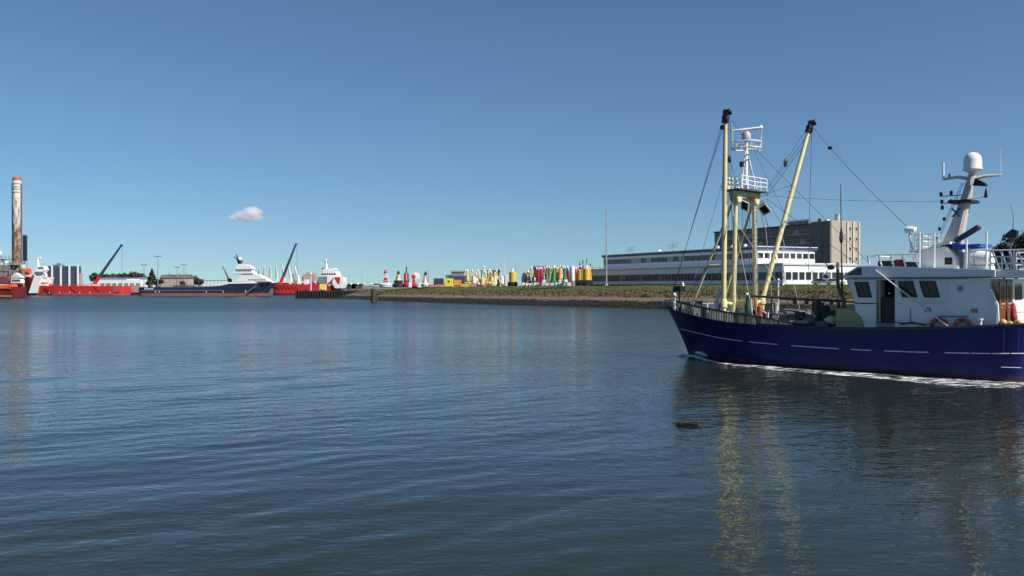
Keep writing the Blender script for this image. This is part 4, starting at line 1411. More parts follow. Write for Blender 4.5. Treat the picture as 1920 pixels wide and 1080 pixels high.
tier('deckhouse', [(594, 531), (624, 531), (622, 519), (596, 519)], -5.6, 5.6, mat('house_grey', (0.22, 0.23, 0.25), 0.6))
tier('deckhouse', [(612, 536), (630, 536), (628, 517), (612, 517)], -6.0, 5)
tier('bridge', [(600, 518.8), (632, 518.8), (630, 510), (624, 506), (604, 508)], -5.5, 5.5)
ship_window_row(t, X(602), X(629), -5.5, Zp(515.5), Zp(512.5), 6)
tier('bridge_roof', [(601, 507.7), (628, 505.8), (624, 502.5), (604, 504.5)], -5, 5)
tubepart('mast', whiteclean, t, [(X(612, 0), 0, Zp(505)), (X(612, 0), 0, Zp(494)), (X(611, 0), 0, Zp(486))], [0.8, 0.5, 0.2], 8)
tubepart('mast_arm', darkgrey, t, [(X(608, 0), 0, Zp(490)), (X(615, 0), 0, Zp(490))], 0.2, 6)
MB().blob((X(611, 0), 0, Zp(487.5)), 0.55, 10, 8).build('radome', radwhite, t)
for pxx in (603, 621):
    MB().lathe([(0.7, 0), (0.7, 1.4), (0.4, 1.7)], (X(pxx), -3, Zp(508)), 10).build('funnel', black, t)
tubepart('crane_boom_foot', shipred, t, [(X(525, -2), -2, Zp(533)), (X(531, -2), -2, Zp(519))], [1.0, 0.8], 6)
tubepart('crane_boom', mat('crane_grey', (0.05, 0.05, 0.06), 0.5), t, [(X(531, -2), -2, Zp(519)), (X(554.5, -2), -2, Zp(458))], [0.8, 0.5], 6)
tubepart('crane_head', mat('crane_grey', (0.05, 0.05, 0.06), 0.5), t, [(X(553, -2), -2, Zp(457)), (X(557, -2), -2, Zp(457.5))], 0.5, 6)
tubepart('crane_wire', wirem, t, [(X(556.5, -2), -2, Zp(458)), (X(558, -2), -2, Zp(534))], 0.07, 5)
MB().lathe([(1.5, 0), (1.5, 0.9), (1.1, 1.2)], (X(525, -2), -2, 5.6), 12).build('crane_post', shipred, t)
tier('white_stack', [(568, 537), (576, 537), (576, 524), (568, 524)], -5, -1)
tier('white_stack', [(556, 538), (562, 538), (562, 529), (556, 529)], -5, -1)
for i, pxx in enumerate((540, 549, 580, 590)):
    boxpart('deck_tank', [bwhite, steelgrey, shipred, bwhite][i], t, X(pxx), X(pxx + 5), -5, -2, 5.6, 7.2 + 0.4 * (i % 2), bevel=0.1)
for i in range(6):
    a = X(516 + 7 * i)
    MB().prism([(a, 4.9), (a + 0.6, 4.9), (a + 2.6, 2.6), (a + 2.0, 2.6)], -6.62, -6.5).build('fender_bar', shipdred, t)

# --- orange workboat at the left edge
d = 356.0
k = d / 1700
px0 = -60
rx, X = ship_frame(px0, -5, d, 5)
t = thing('orange_workboat', (rx, d + 5, 0), 0, 'orange and dark red workboat with a white wheelhouse lying before the jack-up rig', 'boat')
L = X(45, 0)
h, pt, hb = ship_hull(t, L, 10, lambda u: np.interp(u, [0, 0.7, 1], [3.8, 4.0, 4.6]), shipdred, mat('boot_black', (0.03, 0.02, 0.02), 0.7), 0.5, bowfull=0.12, bowrake=0.4)
mb = MB()
us = [0.02, 0.1, 0.3, 0.5, 0.7, 0.76, 0.82, 0.85, 0.9, 0.94, 0.97, 0.99, 0.997, 1.0]
zt_ = lambda u: float(np.interp(u, [0, 0.7, 1], [3.8, 4.0, 4.6])) + 0.004
for a, b in zip(us[:-1], us[1:]):
    p, q = pt(a, zt_(a), -1), pt(b, zt_(b), -1)
    mb.add([p, q, (q[0], q[1], zt_(b) + 1.1), (p[0], p[1], zt_(a) + 1.1), (p[0], p[1] + 0.2, zt_(a)), (q[0], q[1] + 0.2, zt_(b)), (q[0], q[1] + 0.2, zt_(b) + 1.1), (p[0], p[1] + 0.2, zt_(a) + 1.1)],
           [(0, 1, 2, 3), (7, 6, 5, 4), (3, 2, 6, 7)])
mb.build('orange_bulwark', shiporange, t)
tubepart('rubbing_strake', shiporange, t, [(X(-58, -5.05), -5.05, 3.7), (X(20, -5.1), -5.1, 3.8)], 0.2, 6)
tier('wheelhouse', [(17, 531), (38, 531), (37, 524), (35, 521.5), (19, 521.5)], -4.2, -1.5)
ship_window_row(t, X(20), X(36), -4.2, Zp(528), Zp(524), 5)
tier('wheelhouse_roof', [(17, 521.3), (39, 521.3), (33, 516), (26, 511), (22, 515)], -4.4, -1.3, mat('canopy_pale', (0.62, 0.63, 0.60), 0.5))
tier('deck_crate', [(-20, 531), (12, 531), (11, 521), (3, 518), (-18, 521)], -4, 2, mat('crate_maroon', (0.22, 0.05, 0.05), 0.6))
tubepart('white_line', whiteclean, t, [(X(-50, -5.03), -5.03, 0.75), (X(22, -5.06), -5.06, 0.75)], 0.09, 5)

# --- jack-up rig with its tall rusty leg
d = 402.0
k = d / 1700
px0 = -70
rx, X = ship_frame(px0, 0, d, 8)
t = thing('jack_up_rig', (rx, d + 8, 0), 0, 'grey jack-up rig with one tall rusty white leg behind the orange workboat', 'rig')
def leg_material():
    m = mat('leg_white_rust', (0.60, 0.57, 0.54), 0.7, var=0.12, scale=0.5)
    nt = m.node_tree
    L_ = nt.links.new
    p = nt.nodes['Principled BSDF']
    src = p.inputs['Base Color'].links[0].from_socket
    tc = nt.nodes.new('ShaderNodeTexCoord')
    mp = nt.nodes.new('ShaderNodeMapping')
    mp.inputs['Scale'].default_value = (1.1, 1.1, 0.13)
    L_(tc.outputs['Object'], mp.inputs['Vector'])
    n = nt.nodes.new('ShaderNodeTexNoise')
    n.inputs['Scale'].default_value = 1.5
    n.inputs['Detail'].default_value = 9
    n.inputs['Roughness'].default_value = 0.72
    L_(mp.outputs[0], n.inputs['Vector'])
    sp = nt.nodes.new('ShaderNodeSeparateXYZ')
    L_(tc.outputs['Object'], sp.inputs[0])
    hz = nt.nodes.new('ShaderNodeMapRange')       # paint has lasted longer near the top
    hz.inputs['From Min'].default_value = 14
    hz.inputs['From Max'].default_value = 50
    hz.inputs['To Min'].default_value = 0.20
    hz.inputs['To Max'].default_value = -0.085
    L_(sp.outputs[2], hz.inputs['Value'])
    ad = nt.nodes.new('ShaderNodeMath')
    L_(n.outputs['Fac'], ad.inputs[0])
    L_(hz.outputs[0], ad.inputs[1])
    rp = nt.nodes.new('ShaderNodeValToRGB')
    rp.color_ramp.elements[0].position = 0.47
    rp.color_ramp.elements[0].color = (0, 0, 0, 1)
    rp.color_ramp.elements[1].position = 0.58
    rp.color_ramp.elements[1].color = (1, 1, 1, 1)
    L_(ad.outputs[0], rp.inputs['Fac'])
    n2 = nt.nodes.new('ShaderNodeTexNoise')
    n2.inputs['Scale'].default_value = 0.9
    n2.inputs['Detail'].default_value = 6
    L_(tc.outputs['Object'], n2.inputs['Vector'])
    rc = nt.nodes.new('ShaderNodeValToRGB')
    rc.color_ramp.elements[0].position = 0.35
    rc.color_ramp.elements[0].color = (0.10, 0.045, 0.03, 1)
    rc.color_ramp.elements[1].position = 0.65
    rc.color_ramp.elements[1].color = (0.30, 0.17, 0.09, 1)
    L_(n2.outputs['Fac'], rc.inputs['Fac'])
    mx = nt.nodes.new('ShaderNodeMix')
    mx.data_type = 'RGBA'
    L_(rp.outputs[0], mx.inputs[0])
    L_(src, mx.inputs[6])
    L_(rc.outputs[0], mx.inputs[7])
    L_(mx.outputs[2], p.inputs['Base Color'])
    return m

legm = leg_material()
_old = mat('leg_white_rust_old', (0.60, 0.57, 0.54), 0.7, var=0.12, scale=0.5, rust=0.62, rustcol=(0.20, 0.105, 0.055))
legm2 = mat('leg_lower_rust', (0.36, 0.24, 0.16), 0.8, var=0.35, scale=0.6, rust=0.6, rustcol=(0.13, 0.06, 0.035))
rl = X(32, 0)
MB().lathe([(1.95, -3), (1.95, Zp(420))], (rl, 0, 0), 20).build('leg_lower', legm, t)
up = MB().lathe([(1.95, Zp(420) + 0.003), (1.95, Zp(337)), (1.7, Zp(333)), (1.4, Zp(328.5))], (rl, 0, 0), 20).build('leg', legm, t)
MB().lathe([(1.98, Zp(334)), (1.75, Zp(329.5)), (1.2, Zp(328))], (rl, 0, 0), 20).build('red_cap', mat('cap_red', (0.42, 0.10, 0.07), 0.6), up)
for py in (341, 347, 351, 357):
    MB().ring((rl, 0, Zp(py)), 1.97, 0.22, 'z', 20, 6).build('leg_ring', mat('ring_grey', (0.40, 0.38, 0.38), 0.6), up)
for sgn in (-1, 1):
    MB().box(rl + sgn * 1.95 - 0.15, rl + sgn * 1.95 + 0.15, -0.5, 0.5, 8, Zp(340)).build('leg_rack', mat('rack_brown', (0.16, 0.10, 0.09), 0.8), t)
boxpart('platform', darkgrey, t, X(-68), X(42, 3), -8, 3, 5.5, Zp(521))
boxpart('jacking_house', mat('house_dark', (0.08, 0.085, 0.09), 0.6), t, X(16, -4), X(33, 1), -4.5, 1, Zp(521) + 0.003, Zp(492))
boxpart('pipe_rack', mat('rack_rust', (0.22, 0.11, 0.07), 0.8), t, X(37, -4), X(43, 0), -3.5, 0, Zp(521) + 0.003, Zp(503))
boxpart('accommodation', mat('acc_grey', (0.20, 0.21, 0.22), 0.6), t, X(-40), X(13.5), -7, 5, Zp(521) + 0.003, Zp(497))
boxpart('upper_deck', steelgrey, t, X(-42), X(30, 2), -7.4, 2, Zp(487) + 0.3, Zp(485))
for i in range(6):
    boxpart('cabin', [whiteclean, bwhite, steelgrey][i % 3], t, X(-30 + 9 * i), X(-22.5 + 9 * i), -6.5, 2, Zp(497) + 0.003, Zp(490 + (i * 5) % 3), bevel=0.08)
for i in range(7):
    tubepart('deck_post', steelgrey, t, [(X(-38 + 9 * i), -7.2, Zp(521)), (X(-38 + 9 * i), -7.2, Zp(487))], 0.16, 6)
    tubepart('deck_brace', steelgrey, t, [(X(-38 + 9 * i), -7.2, Zp(519)), (X(-29 + 9 * i), -7.2, Zp(499))], 0.12, 6)
railing(t, [(X(-42), -7.3), (X(26), -7.3)], Zp(485), 1.1, steelgrey, 12, 0.06)
MB().blob((X(-1, -3), -3, Zp(475)), 1.2, 12, 8).build('radome', radwhite, t)
MB().lathe([(0.5, 0), (0.4, 2.0)], (X(-1, -3), -3, Zp(485)), 8).build('radome_post', steelgrey, t)
MB().lathe([(1.2, 0), (1.3, 1.4), (1.0, 1.9)], (X(43, -6), -6, Zp(504)), 10).build('tank', mat('tank_buff', (0.50, 0.45, 0.36), 0.6), t)
tubepart('tank_post', steelgrey, t, [(X(43.5, -6), -6, Zp(521)), (X(43.5, -6), -6, Zp(507))], 0.4, 6)
for i in range(9):
    boxpart('deck_unit', [steelgrey, darkgrey, bwhite, legm2, deckgreen][(i * 3) % 5], t, X(-38 + 7.5 * i, -7), X(-34 + 7.5 * i, -7), -7.35, -6.2, Zp(521) + 0.01, Zp(514 - (i * 5) % 7), bevel=0.06)
for i in range(5):
    tubepart('pipe_run', [legm2, steelgrey][i % 2], t, [(X(-40 + 12 * i, -7), -7.25, Zp(504 + i)), (X(-26 + 12 * i, -7), -7.25, Zp(504 + i)), (X(-26 + 12 * i, -7), -7.25, Zp(512 + i))], 0.16, 6)
tubepart('crane_boom', whiteclean, t, [(X(3, -5), -5, Zp(487)), (X(22, -5), -5, Zp(496))], 0.3, 6)
for i in range(3):
    tubepart('aerial', steelgrey, t, [(X(8 + 5 * i), -4, Zp(485)), (X(8 + 5 * i), -4, Zp(474 - 3 * (i % 2)))], 0.08, 5)

# --- dark blue flue stack on a lattice base
x, y = at(47, 470)
t = thing('flue_stack', (x, y, 3.0), 0, 'dark blue square flue stack on a lattice base beside the rusty leg', 'chimney')
k = 470 / 1700.0
boxpart('stack', mat('stack_navy', (0.02, 0.028, 0.06), 0.5), t, -0.8, 0.8, -0.8, 0.8, 53 * k, 101 * k)
for sx in (-0.7, 0.7):
    for sy in (-0.7, 0.7):
        tubepart('leg', steelgrey, t, [(sx, sy, -0.1), (sx, sy, 53 * k)], 0.14, 6)
for i in range(6):
    s_ = 1 if i % 2 else -1
    tubepart('brace', steelgrey, t, [(-0.7 * s_, -0.72, 2 + i * 2.0), (0.7 * s_, -0.72, 4 + i * 2.0)], 0.09, 5)
for sx in (-0.5, 0.5):
    tubepart('pipe_tip', steelgrey, t, [(sx, 0, 101 * k), (sx, 0, 103 * k)], 0.2, 8)

# ------------------------------------------------------------------ far quay: buildings, lights, pylons
d = 560.0
k = d / 1700
x, y = at(80, d)
t = thing('panel_hall', (x, y, 3.0), 0, 'dark blue hall with four white vertical piers behind the red supply ship', 'building')
boxpart('wall', mat('hall_navy', (0.055, 0.075, 0.115), 0.5, var=0.2), t, 0, 66.5 * k, 0, 4, 0, 36 * k + 2)
for i, px in enumerate((97, 113.5, 129.5, 145.5)):
    boxpart('pier', whiteclean, t, (px - 79 - 1.3) * k, (px - 79 + 1.3) * k, -0.7, -0.003, 0, 37 * k + 2)
for i in range(3):
    for j in range(6):
        boxpart('panel_joint', darkgrey, t, (99 + 16.3 * i - 79) * k, (111.5 + 16.3 * i - 79) * k, -0.12, -0.003, 2 + j * 1.9, 2.12 + j * 1.9)
for i, px in enumerate((96, 104, 110)):
    boxpart('roof_unit', steelgrey, t, (px - 79) * k, (px - 74) * k, 1, 3, 36 * k + 2.003, 39 * k + 2 + (i % 2))
boxpart('annex', mat('annex_tan', (0.40, 0.33, 0.27), 0.8), t, 66.5 * k + 0.003, 70 * k, 1, 4, 0, 22 * k + 2)

d = 600.0
k = d / 1700
x, y = at(180, d)
t = thing('warehouse', (x, y, 3.0), 0, 'long low white warehouse with a blue eaves line behind the red stern', 'building')
boxpart('wall', whiteclean, t, 0, 84 * k, 0, 25, 0, 10 * k + 2)
boxpart('upper_wall', mat('warehouse_blue', (0.20, 0.27, 0.50), 0.5), t, 0.5, 82 * k, 1, 24, 10 * k + 2.003, 12.5 * k + 2)
boxpart('upper_wall', whiteclean, t, 20, 82 * k - 0.4, 0.6, 24, 7 * k, 9.7 * k + 2.8)
MB().prism([(0, 12.5 * k + 2.003), (82 * k, 12.5 * k + 2.003), (80 * k, 15 * k + 2), (2, 15 * k + 2)], 1.2, 24).build('roof', mat('warehouse_roof', (0.16, 0.18, 0.24), 0.6), t)
for i in range(7):
    boxpart('door', steelgrey, t, 3 + 3.9 * i, 5.6 + 3.9 * i, -0.08, -0.003, 0, 3.4)

x, y = at(300, d)
t = thing('brick_house', (x, y, 3.0), 0, 'pale brick house with long grey tiled roof and chimneys on the far quay', 'house')
w = 53 * k
tanb = mat('tan_brick', (0.40, 0.31, 0.25), 0.9, var=0.12, scale=0.5)
boxpart('wall', tanb, t, 0, w, 0, 10, 0, 14 * k + 2)
rf = MB().prism([(-0.5, 14 * k + 2.003), (10.5, 14 * k + 2.003), (5, 20.5 * k + 2)], -0.6, w + 0.6, 'yz').build('roof', mat('slate_roof', (0.13, 0.12, 0.125), 0.8, var=0.2), t)
for xx in (4, 10.5, 15.2):
    boxpart('chimney', tanb, rf, xx, xx + 0.9, 4.4, 5.4, 19 * k + 2, 23.5 * k + 2)
for i in range(6):
    for z in (1.2, 4.2):
        put_window(t, (frame_w, glassb), 1.2, 1.6, (1.8 + 3.0 * i, -0.05, z), R(90), 0)
put_window(t, (frame_w, glassb), 1.2, 1.6, (w - 1.2, -0.05, 4.2), R(90), 0)

def light_mast(px, d, py, label):
    x, y = at(px, d)
    z1 = EYE + (535 - py) * d / 1700 - 3
    t = thing('light_mast', (x, y, 3.0), 0, label, 'light mast', 'tall light masts on the far quay')
    tubepart('shaft', steelgrey, t, [(0, 0, -0.2), (0, 0, z1)], [0.28, 0.14], 7)
    tubepart('cross_arm', steelgrey, t, [(-1.7, 0, z1), (1.7, 0, z1)], 0.11, 6)
    for s_ in (-1.6, -0.6, 0.6, 1.6):
        boxpart('floodlight', darkgrey, t, s_ - 0.28, s_ + 0.28, -0.3, 0.2, z1 - 0.1, z1 + 0.35)

light_mast(270, 560, 497, 'light mast with cross arm before the dark trees, lower than its neighbour')
light_mast(296, 545, 481, 'tallest light mast with cross arm beside the conifer')
light_mast(332, 600, 501, 'shorter light mast with cross arm behind the brick house')
light_mast(345, 580, 497, 'light mast with cross arm at the end of the brick house')

# low white hall with a row of leaning pylons, and a glass dome behind it
d = 555.0
k = d / 1700
x, y = at(480, d)
t = thing('pylon_hall', (x, y, 3.0), 0, 'low white hall with seven tall leaning white pylons behind the ships', 'building')
boxpart('wall', mat('hall_teal', (0.22, 0.30, 0.32), 0.5), t, 0, 118 * k, 4, 24, -0.2, 5.0 * k + 2)
boxpart('roof', whiteclean, t, -2, 120 * k, 0, 26, 5.0 * k + 2.003, 7.6 * k + 2)
for i in range(14):
    boxpart('window', glassb, t, 1 + 2.7 * i, 3.2 + 2.7 * i, 3.9, 3.997, 0.8, 2.6)
for a, ya, b, yb in ((483, 521, 487, 503), (492, 521, 497, 500), (504.5, 522, 508, 499), (517, 524, 518.5, 497), (531, 525, 530, 497), (544, 526, 541.5, 497.5), (557.5, 526, 552.5, 498)):
    xa, xb = (a - 480) * k, (b - 480) * k
    tubepart('pylon', whiteclean, t, [(xa - (xb - xa) * 0.2, 3, (535 - ya) * k + 1.5), (xa, 2.5, (535 - ya) * k + 2.2), (xb, -1, (535 - yb) * k + 2)], [0.7, 0.95, 0.38], 7)
x, y = at(556, 600)
t = thing('dome_house', (x, y, 3.0), 0, 'grey glass dome beside a tan block behind the pylon hall', 'building')
MB().lathe([(4.6, -0.2), (4.6, 5.0), (4.0, 8.0), (2.2, 9.8), (0.3, 10.3)], (0, 0, 0), 20).build('dome', mat('dome_glass', (0.30, 0.33, 0.36), 0.3), t)
boxpart('block', tanb, t, 4.8, 12.5, -2, 8, -0.2, 9.4)
boxpart('block_top', tanb, t, 6, 11, 0, 7, 9.403, 10.6)

# ------------------------------------------------------------------ trees
leafm = []
for i, c in enumerate(((0.028, 0.042, 0.014), (0.050, 0.068, 0.020), (0.020, 0.034, 0.014))):
    leafm.append(mat('leaf_%d' % i, c, 0.7, var=0.5, scale=0.8))
bark = mat('bark', (0.07, 0.055, 0.04), 0.9, var=0.4, scale=4)

def tree(px, d, z0, h, w, label, m, seed, name='leafy_tree', n=2600, leaf=0.35, conifer=False, group=None):
    rg = random.Random(seed)
    x, y = at(px, d)
    t = thing(name, (x, y, z0), 0, label, 'tree', group)
    tr = MB().tube([(0, 0, -0.3), (0.1, 0, h * 0.3), (0.05, 0.1, h * 0.6), (0, 0, h * 0.9)], [h * 0.035, h * 0.026, h * 0.016, 0.04], 8)
    clumps = []
    if conifer:
        for i in range(26):
            q = i / 25
            a = i * 2.4
            rr = w / 2 * (1 - q) * 0.75 + 0.1
            clumps.append((Vector((rr * math.cos(a), rr * math.sin(a), h * (0.14 + 0.86 * q))), w * 0.16 * (1.1 - q) + 0.15))
    else:
        for i in range(30):
            a, e = rg.uniform(0, 6.28), rg.uniform(-0.5, 1)
            rr = w / 2 * rg.uniform(0.35, 0.95)
            cz = h * 0.62 + e * h * 0.32
            sh = math.sqrt(max(0.1, 1 - (e * 0.9) ** 2))
            clumps.append((Vector((rr * sh * math.cos(a), rr * sh * math.sin(a), cz)), w * rg.uniform(0.10, 0.19)))
        for c, r in clumps[:9]:
            b = Vector((0.05, 0.05, h * rg.uniform(0.25, 0.5)))
            tr.tube([b, b.lerp(c, 0.5) + Vector((0, 0, 0.2)), c], [h * 0.012, h * 0.008, 0.03], 5)
    tr.build('trunk', bark, t)
    vs, fs = [], []
    for i in range(n):
        c, r = rg.choice(clumps)
        v = Vector((rg.gauss(0, 1), rg.gauss(0, 1), rg.gauss(0, 1))).normalized() * r * rg.uniform(0.5, 1.1)
        p = c + v
        nrm = (v.normalized() + Vector((rg.uniform(-.7, .7), rg.uniform(-.7, .7), rg.uniform(-.2, .9)))).normalized()
        u = nrm.orthogonal().normalized()
        w_ = nrm.cross(u)
        a = rg.uniform(0, 6.28)
        u, w_ = u * math.cos(a) + w_ * math.sin(a), w_ * math.cos(a) - u * math.sin(a)
        s_ = leaf * rg.uniform(0.6, 1.3)
        q = len(vs)
        vs += [p - u * s_, p + w_ * s_ * 0.45, p + u * s_, p - w_ * s_ * 0.45]
        fs.append((q, q + 1, q + 2, q + 3))
    me = bpy.data.meshes.new('crown')
    me.from_pydata([tuple(v) for v in vs], [], fs)
    me.materials.append(m)
    c = bpy.data.objects.new('crown', me)
    COL.objects.link(c)
    c.parent = t
    return t

tree(1905, 165, 5.0, 9.4, 7.6, 'tall bushy tree rising behind the stern rail of the trawler', leafm[0], 1, n=5200, leaf=0.26)
tree(1882, 172, 5.0, 7.4, 6.0, 'lower bushy tree beside the tall one behind the trawler stern', leafm[1], 2, n=4200, leaf=0.26)
tree(1938, 160, 5.0, 9.8, 7.0, 'dark tree at the edge of the bank behind the trawler stern', leafm[2], 3, n=4200, leaf=0.26)
for i, (px, d, h, w) in enumerate(((196, 640, 8.5, 10), (211, 650, 8.5, 10), (228, 655, 8.0, 12), (243, 645, 9.0, 12), (256, 650, 9.6, 12), (266, 640, 8.4, 9), (177, 640, 9.5, 6), (364, 640, 7.0, 7), (372, 650, 5.5, 8))):
    tree(px, d, 3.0, h + 1.5, w, 'dark green tree in the row behind the white warehouse' if i < 6 else ['dark tree standing apart by the crane foot of the red supply ship', 'round tree at the end of the brick house', 'low spreading tree beyond the brick house end'][i - 6], leafm[i % 3], 30 + i, n=1500, leaf=0.7, group='trees behind the warehouse' if i < 6 else None)
tree(285, 575, 3.0, 12.0, 8.5, 'pointed dark conifer standing alone left of the brick house'.replace('left of', 'beside'), leafm[2], 50, 'conifer', n=3000, leaf=0.55, conifer=True)
tree(300.5, 573, 3.0, 6.0, 4.5, 'small round tree before the brick house wall', leafm[0], 51, n=900, leaf=0.5)
tree(342, 573, 3.0, 4.6, 4.0, 'pale bush before the far end of the brick house', leafm[1], 52, n=900, leaf=0.5)

# ------------------------------------------------------------------ the trawler
def Q(s, t, z):
    return (s, -t, z)

def grid_part(name, m, rowsf, nu, nv, parent=boat, closed_ends=False):
    vs, fs = [], []
    for side in (1, -1):
        for i in range(nu + 1):
            for j in range(nv + 1):
                vs.append(rowsf(i / nu, j / nv, side))
    K = nv + 1
    N = (nu + 1) * K
    for s_ in (0, 1):
        for i in range(nu):
            for j in range(nv):
                a = s_ * N + i * K + j
                fs.append((a, a + K, a + K + 1, a + 1))
    return MB().add(vs, fs).build(name, m, parent)

uw = lambda u: u ** 1.15 if u < 0.5 else u        # a little finer at the stem
hull = grid_part('hull', navy, lambda u, v, sd: hull_pt(uw(u), 0.105 + 0.895 * v, sd), 90, 12)
grid_part('waterline_band', mat('waterline_grime', (0.010, 0.011, 0.040), 0.7, var=0.5, scale=1.6, rust=0.45, rustcol=(0.05, 0.045, 0.04)), lambda u, v, sd: hull_pt(uw(u), 0.0395 + 0.066 * v, sd), 90, 2)
grid_part('antifouling', antifoul, lambda u, v, sd: hull_pt(uw(u), -1.0 + 1.04 * v - 0.001, sd), 60, 6)
# inner bulwark and deck
def inner(u, v, sd):
    w_ = 0.02 + 0.975 * u
    zt = hull_pt(w_, 1.0, 1)[2]
    a = hull_pt(w_, 1.0 - v * 0.5 / zt, 1)
    b = max(0.005, -a[1] - 0.09)
    return (a[0], -sd * b, a[2] - 0.004)
grid_part('inner_bulwark', mat('bulwark_inside', (0.20, 0.20, 0.17), 0.7, var=0.2), inner, 60, 2)
vs, fs = [], []
n = 50
for i in range(n + 1):
    u = 0.03 + 0.965 * i / n
    zt = hull_pt(u, 1.0, 1)[2]
    a = hull_pt(u, 1.0 - 0.45 / zt, 1)
    b = max(0.005, -a[1] - 0.08)
    vs += [(a[0], b, a[2]), (a[0], -b, a[2])]
for i in range(n):
    fs.append((2 * i, 2 * i + 1, 2 * i + 3, 2 * i + 2))
MB().add(vs, fs).build('deck', deckm, boat)
# cap rail on top of the plating (aft part)
mb = MB()
pts = []
for i in range(41):
    a = hull_pt(0.36 + 0.615 * i / 40, 1.0, 1)
    pts.append((a[0], a[1] + 0.04, a[2] + 0.03))
for sd in (1, -1):
    tubepart('bulwark_rail', caprail, boat, [(p[0], p[1] * sd, p[2]) for p in pts], 0.075, 6)

# painted white strakes along the side, broken where the plating is bare
def strake(s0, s1, zf, r=0.028):
    pts = []
    m = max(3, int((s1 - s0) / 0.4))
    for i in range(m + 1):
        s = s0 + (s1 - s0) * i / m
        z = zf(s)
        # find u for this s at height z
        lo, hi = 0.0, 1.0
        for _ in range(30):
            u = (lo + hi) / 2
            v = z / sheer(-1.94 + u * 24.54)
            if hull_pt(u, v)[0] < s:
                lo = u
            else:
                hi = u
        p = hull_pt(u, v)
        pts.append((p[0], p[1] - 0.012, p[2]))
    for sd in (1, -1):
        tubepart('white_strake', mat('strake_white', (0.62, 0.63, 0.66), 0.5, var=0.2, scale=3, rust=0.3, rustcol=(0.08, 0.09, 0.2)), hull, [(p[0], p[1] * sd, p[2]) for p in pts], r, 6)

zs = smoothtab([(-1, 1.98), (0.8, 1.80), (4, 1.52), (8, 1.36), (12, 1.29), (16, 1.31), (22.2, 1.50)])
for s0, s1 in ((-0.55, 5.6), (6.2, 8.3), (9.2, 12.25), (13.0, 14.15), (14.9, 17.3), (18.15, 19.4), (19.47, 20.4), (20.47, 21.3), (21.36, 22.05)):
    strake(s0, s1, zs)
strake(20.9, 22.0, lambda s: 0.75, 0.02)
# plate seams near the stern quarter and a rubbing bar
for s0 in (20.9, 21.5):
    pts = []
    for i in range(9):
        u = (s0 + 0.08) / 22.4
        p = hull_pt(u, 0.52 + 0.46 * i / 8)
        pts.append((p[0], p[1] - 0.006, p[2]))
    tubepart('plate_seam', mat('seam_navy', (0.04, 0.05, 0.20), 0.4), hull, pts, 0.018, 5)

seamm = mat('seam_navy_dark', (0.010, 0.013, 0.09), 0.45)
for v_ in (0.30, 0.78):
    pts = []
    for i in range(50):
        p = hull_pt(0.04 + 0.92 * i / 49, v_)
        pts.append((p[0], p[1] - 0.002, p[2]))
    tubepart('weld_seam', seamm, hull, pts, 0.010, 4)
for k_ in range(9):
    u_ = 0.10 + 0.094 * k_
    pts = []
    for i in range(9):
        p = hull_pt(u_, 0.06 + 0.90 * i / 8)
        pts.append((p[0], p[1] - 0.002, p[2]))
    tubepart('weld_seam', seamm, hull, pts, 0.009, 4)
scup = mat('scupper_rust', (0.10, 0.05, 0.035), 0.8, var=0.4, scale=6)
for k_ in range(8):
    u_ = 0.16 + 0.1 * k_
    p = hull_pt(u_, 0.86)
    MB().box(-0.16, 0.16, -0.012, 0.02, -0.05, 0.05).build('scupper', black, hull, (p[0], p[1] - 0.004, p[2]))

# weathered boards standing on the fore bulwark under a dark cap rail, each its own piece
capz = smoothtab([(-1.3, 3.98), (1.05, 3.66), (4.43, 3.25), (7.46, 2.93), (9.4, 2.62)])
nb = 46
railpts = []
for i in range(nb):
    s = -0.35 + 9.5 * i / (nb - 1)
    u = (s + 1.94) / 24.54
    b = b_top(s) - 0.06
    z0, z1 = sheer(s) + 0.004, capz(s)
    b2 = b_top(s + 0.19) - 0.06
    ang = math.atan2(b2 - b, 0.19)
    railpts.append((s, b, z1 + 0.03))
    if z1 - z0 < 0.06:
        continue
    for sd in (1, -1):
        if sd == -1 and i % 2:
            continue
        hgt = z1 - z0
        o = MB().box(-0.085, 0.085, -0.022, 0.022, 0, hgt).build('bulwark_board', rnd.choice([board, board, board, board, boardl, boardl, board2]) if sd == 1 else board, boat, (s, -sd * b, z0), -sd * ang, smooth=False)
for sd in (1, -1):
    tubepart('cap_rail', caprail, boat, [(p[0], -sd * p[1], p[2]) for p in railpts], 0.06, 6)

# fore gear
boxpart('breakwater', white, boat, 1.6, 4.6, -0.9, -0.82, 2.7, 3.75)
boxpart('breakwater', white, boat, 1.6, 4.6, 0.82, 0.9, 2.7, 3.75)
MB().prism([(1.0, 2.7), (1.6, 3.8), (1.66, 3.8), (1.08, 2.7)], -0.9, 0.9).build('breakwater', white, boat)
tubepart('bow_post', white, boat, [Q(-1.25, 0.1, 3.2), Q(-1.25, 0.1, 4.4)], 0.07, 8)
MB().blob(Q(-1.0, 0.35, 4.32), 0.17, 12, 8).build('bow_lamp', radwhite, boat)
tubepart('bow_lamp_stem', white, boat, [Q(-1.0, 0.35, 3.2), Q(-1.0, 0.35, 4.2)], 0.05, 6)
boxpart('bow_box', black, boat, -1.15, -0.55, -0.35, 0.25, 4.55, 4.95)
tubepart('bow_box_post', black, boat, [Q(-0.85, 0, 3.3), Q(-0.85, 0, 4.6)], 0.06, 6)
anc = MB().tube([Q(-2.05, 0.12, 3.9), Q(-2.0, 0.14, 3.35)], 0.06, 6).build('anchor', steelgrey, boat)
tubepart('fluke', steelgrey, anc, [Q(-2.25, 0.4, 3.62), Q(-2.0, 0.14, 3.32), Q(-1.95, -0.2, 3.62)], [0.03, 0.08, 0.03], 6)
tubepart('anchor_chain', wirem, boat, [Q(-2.05, 0.1, 3.9), Q(-1.2, 0.05, 3.95), Q(-0.2, 0, 3.4)], 0.045, 6)
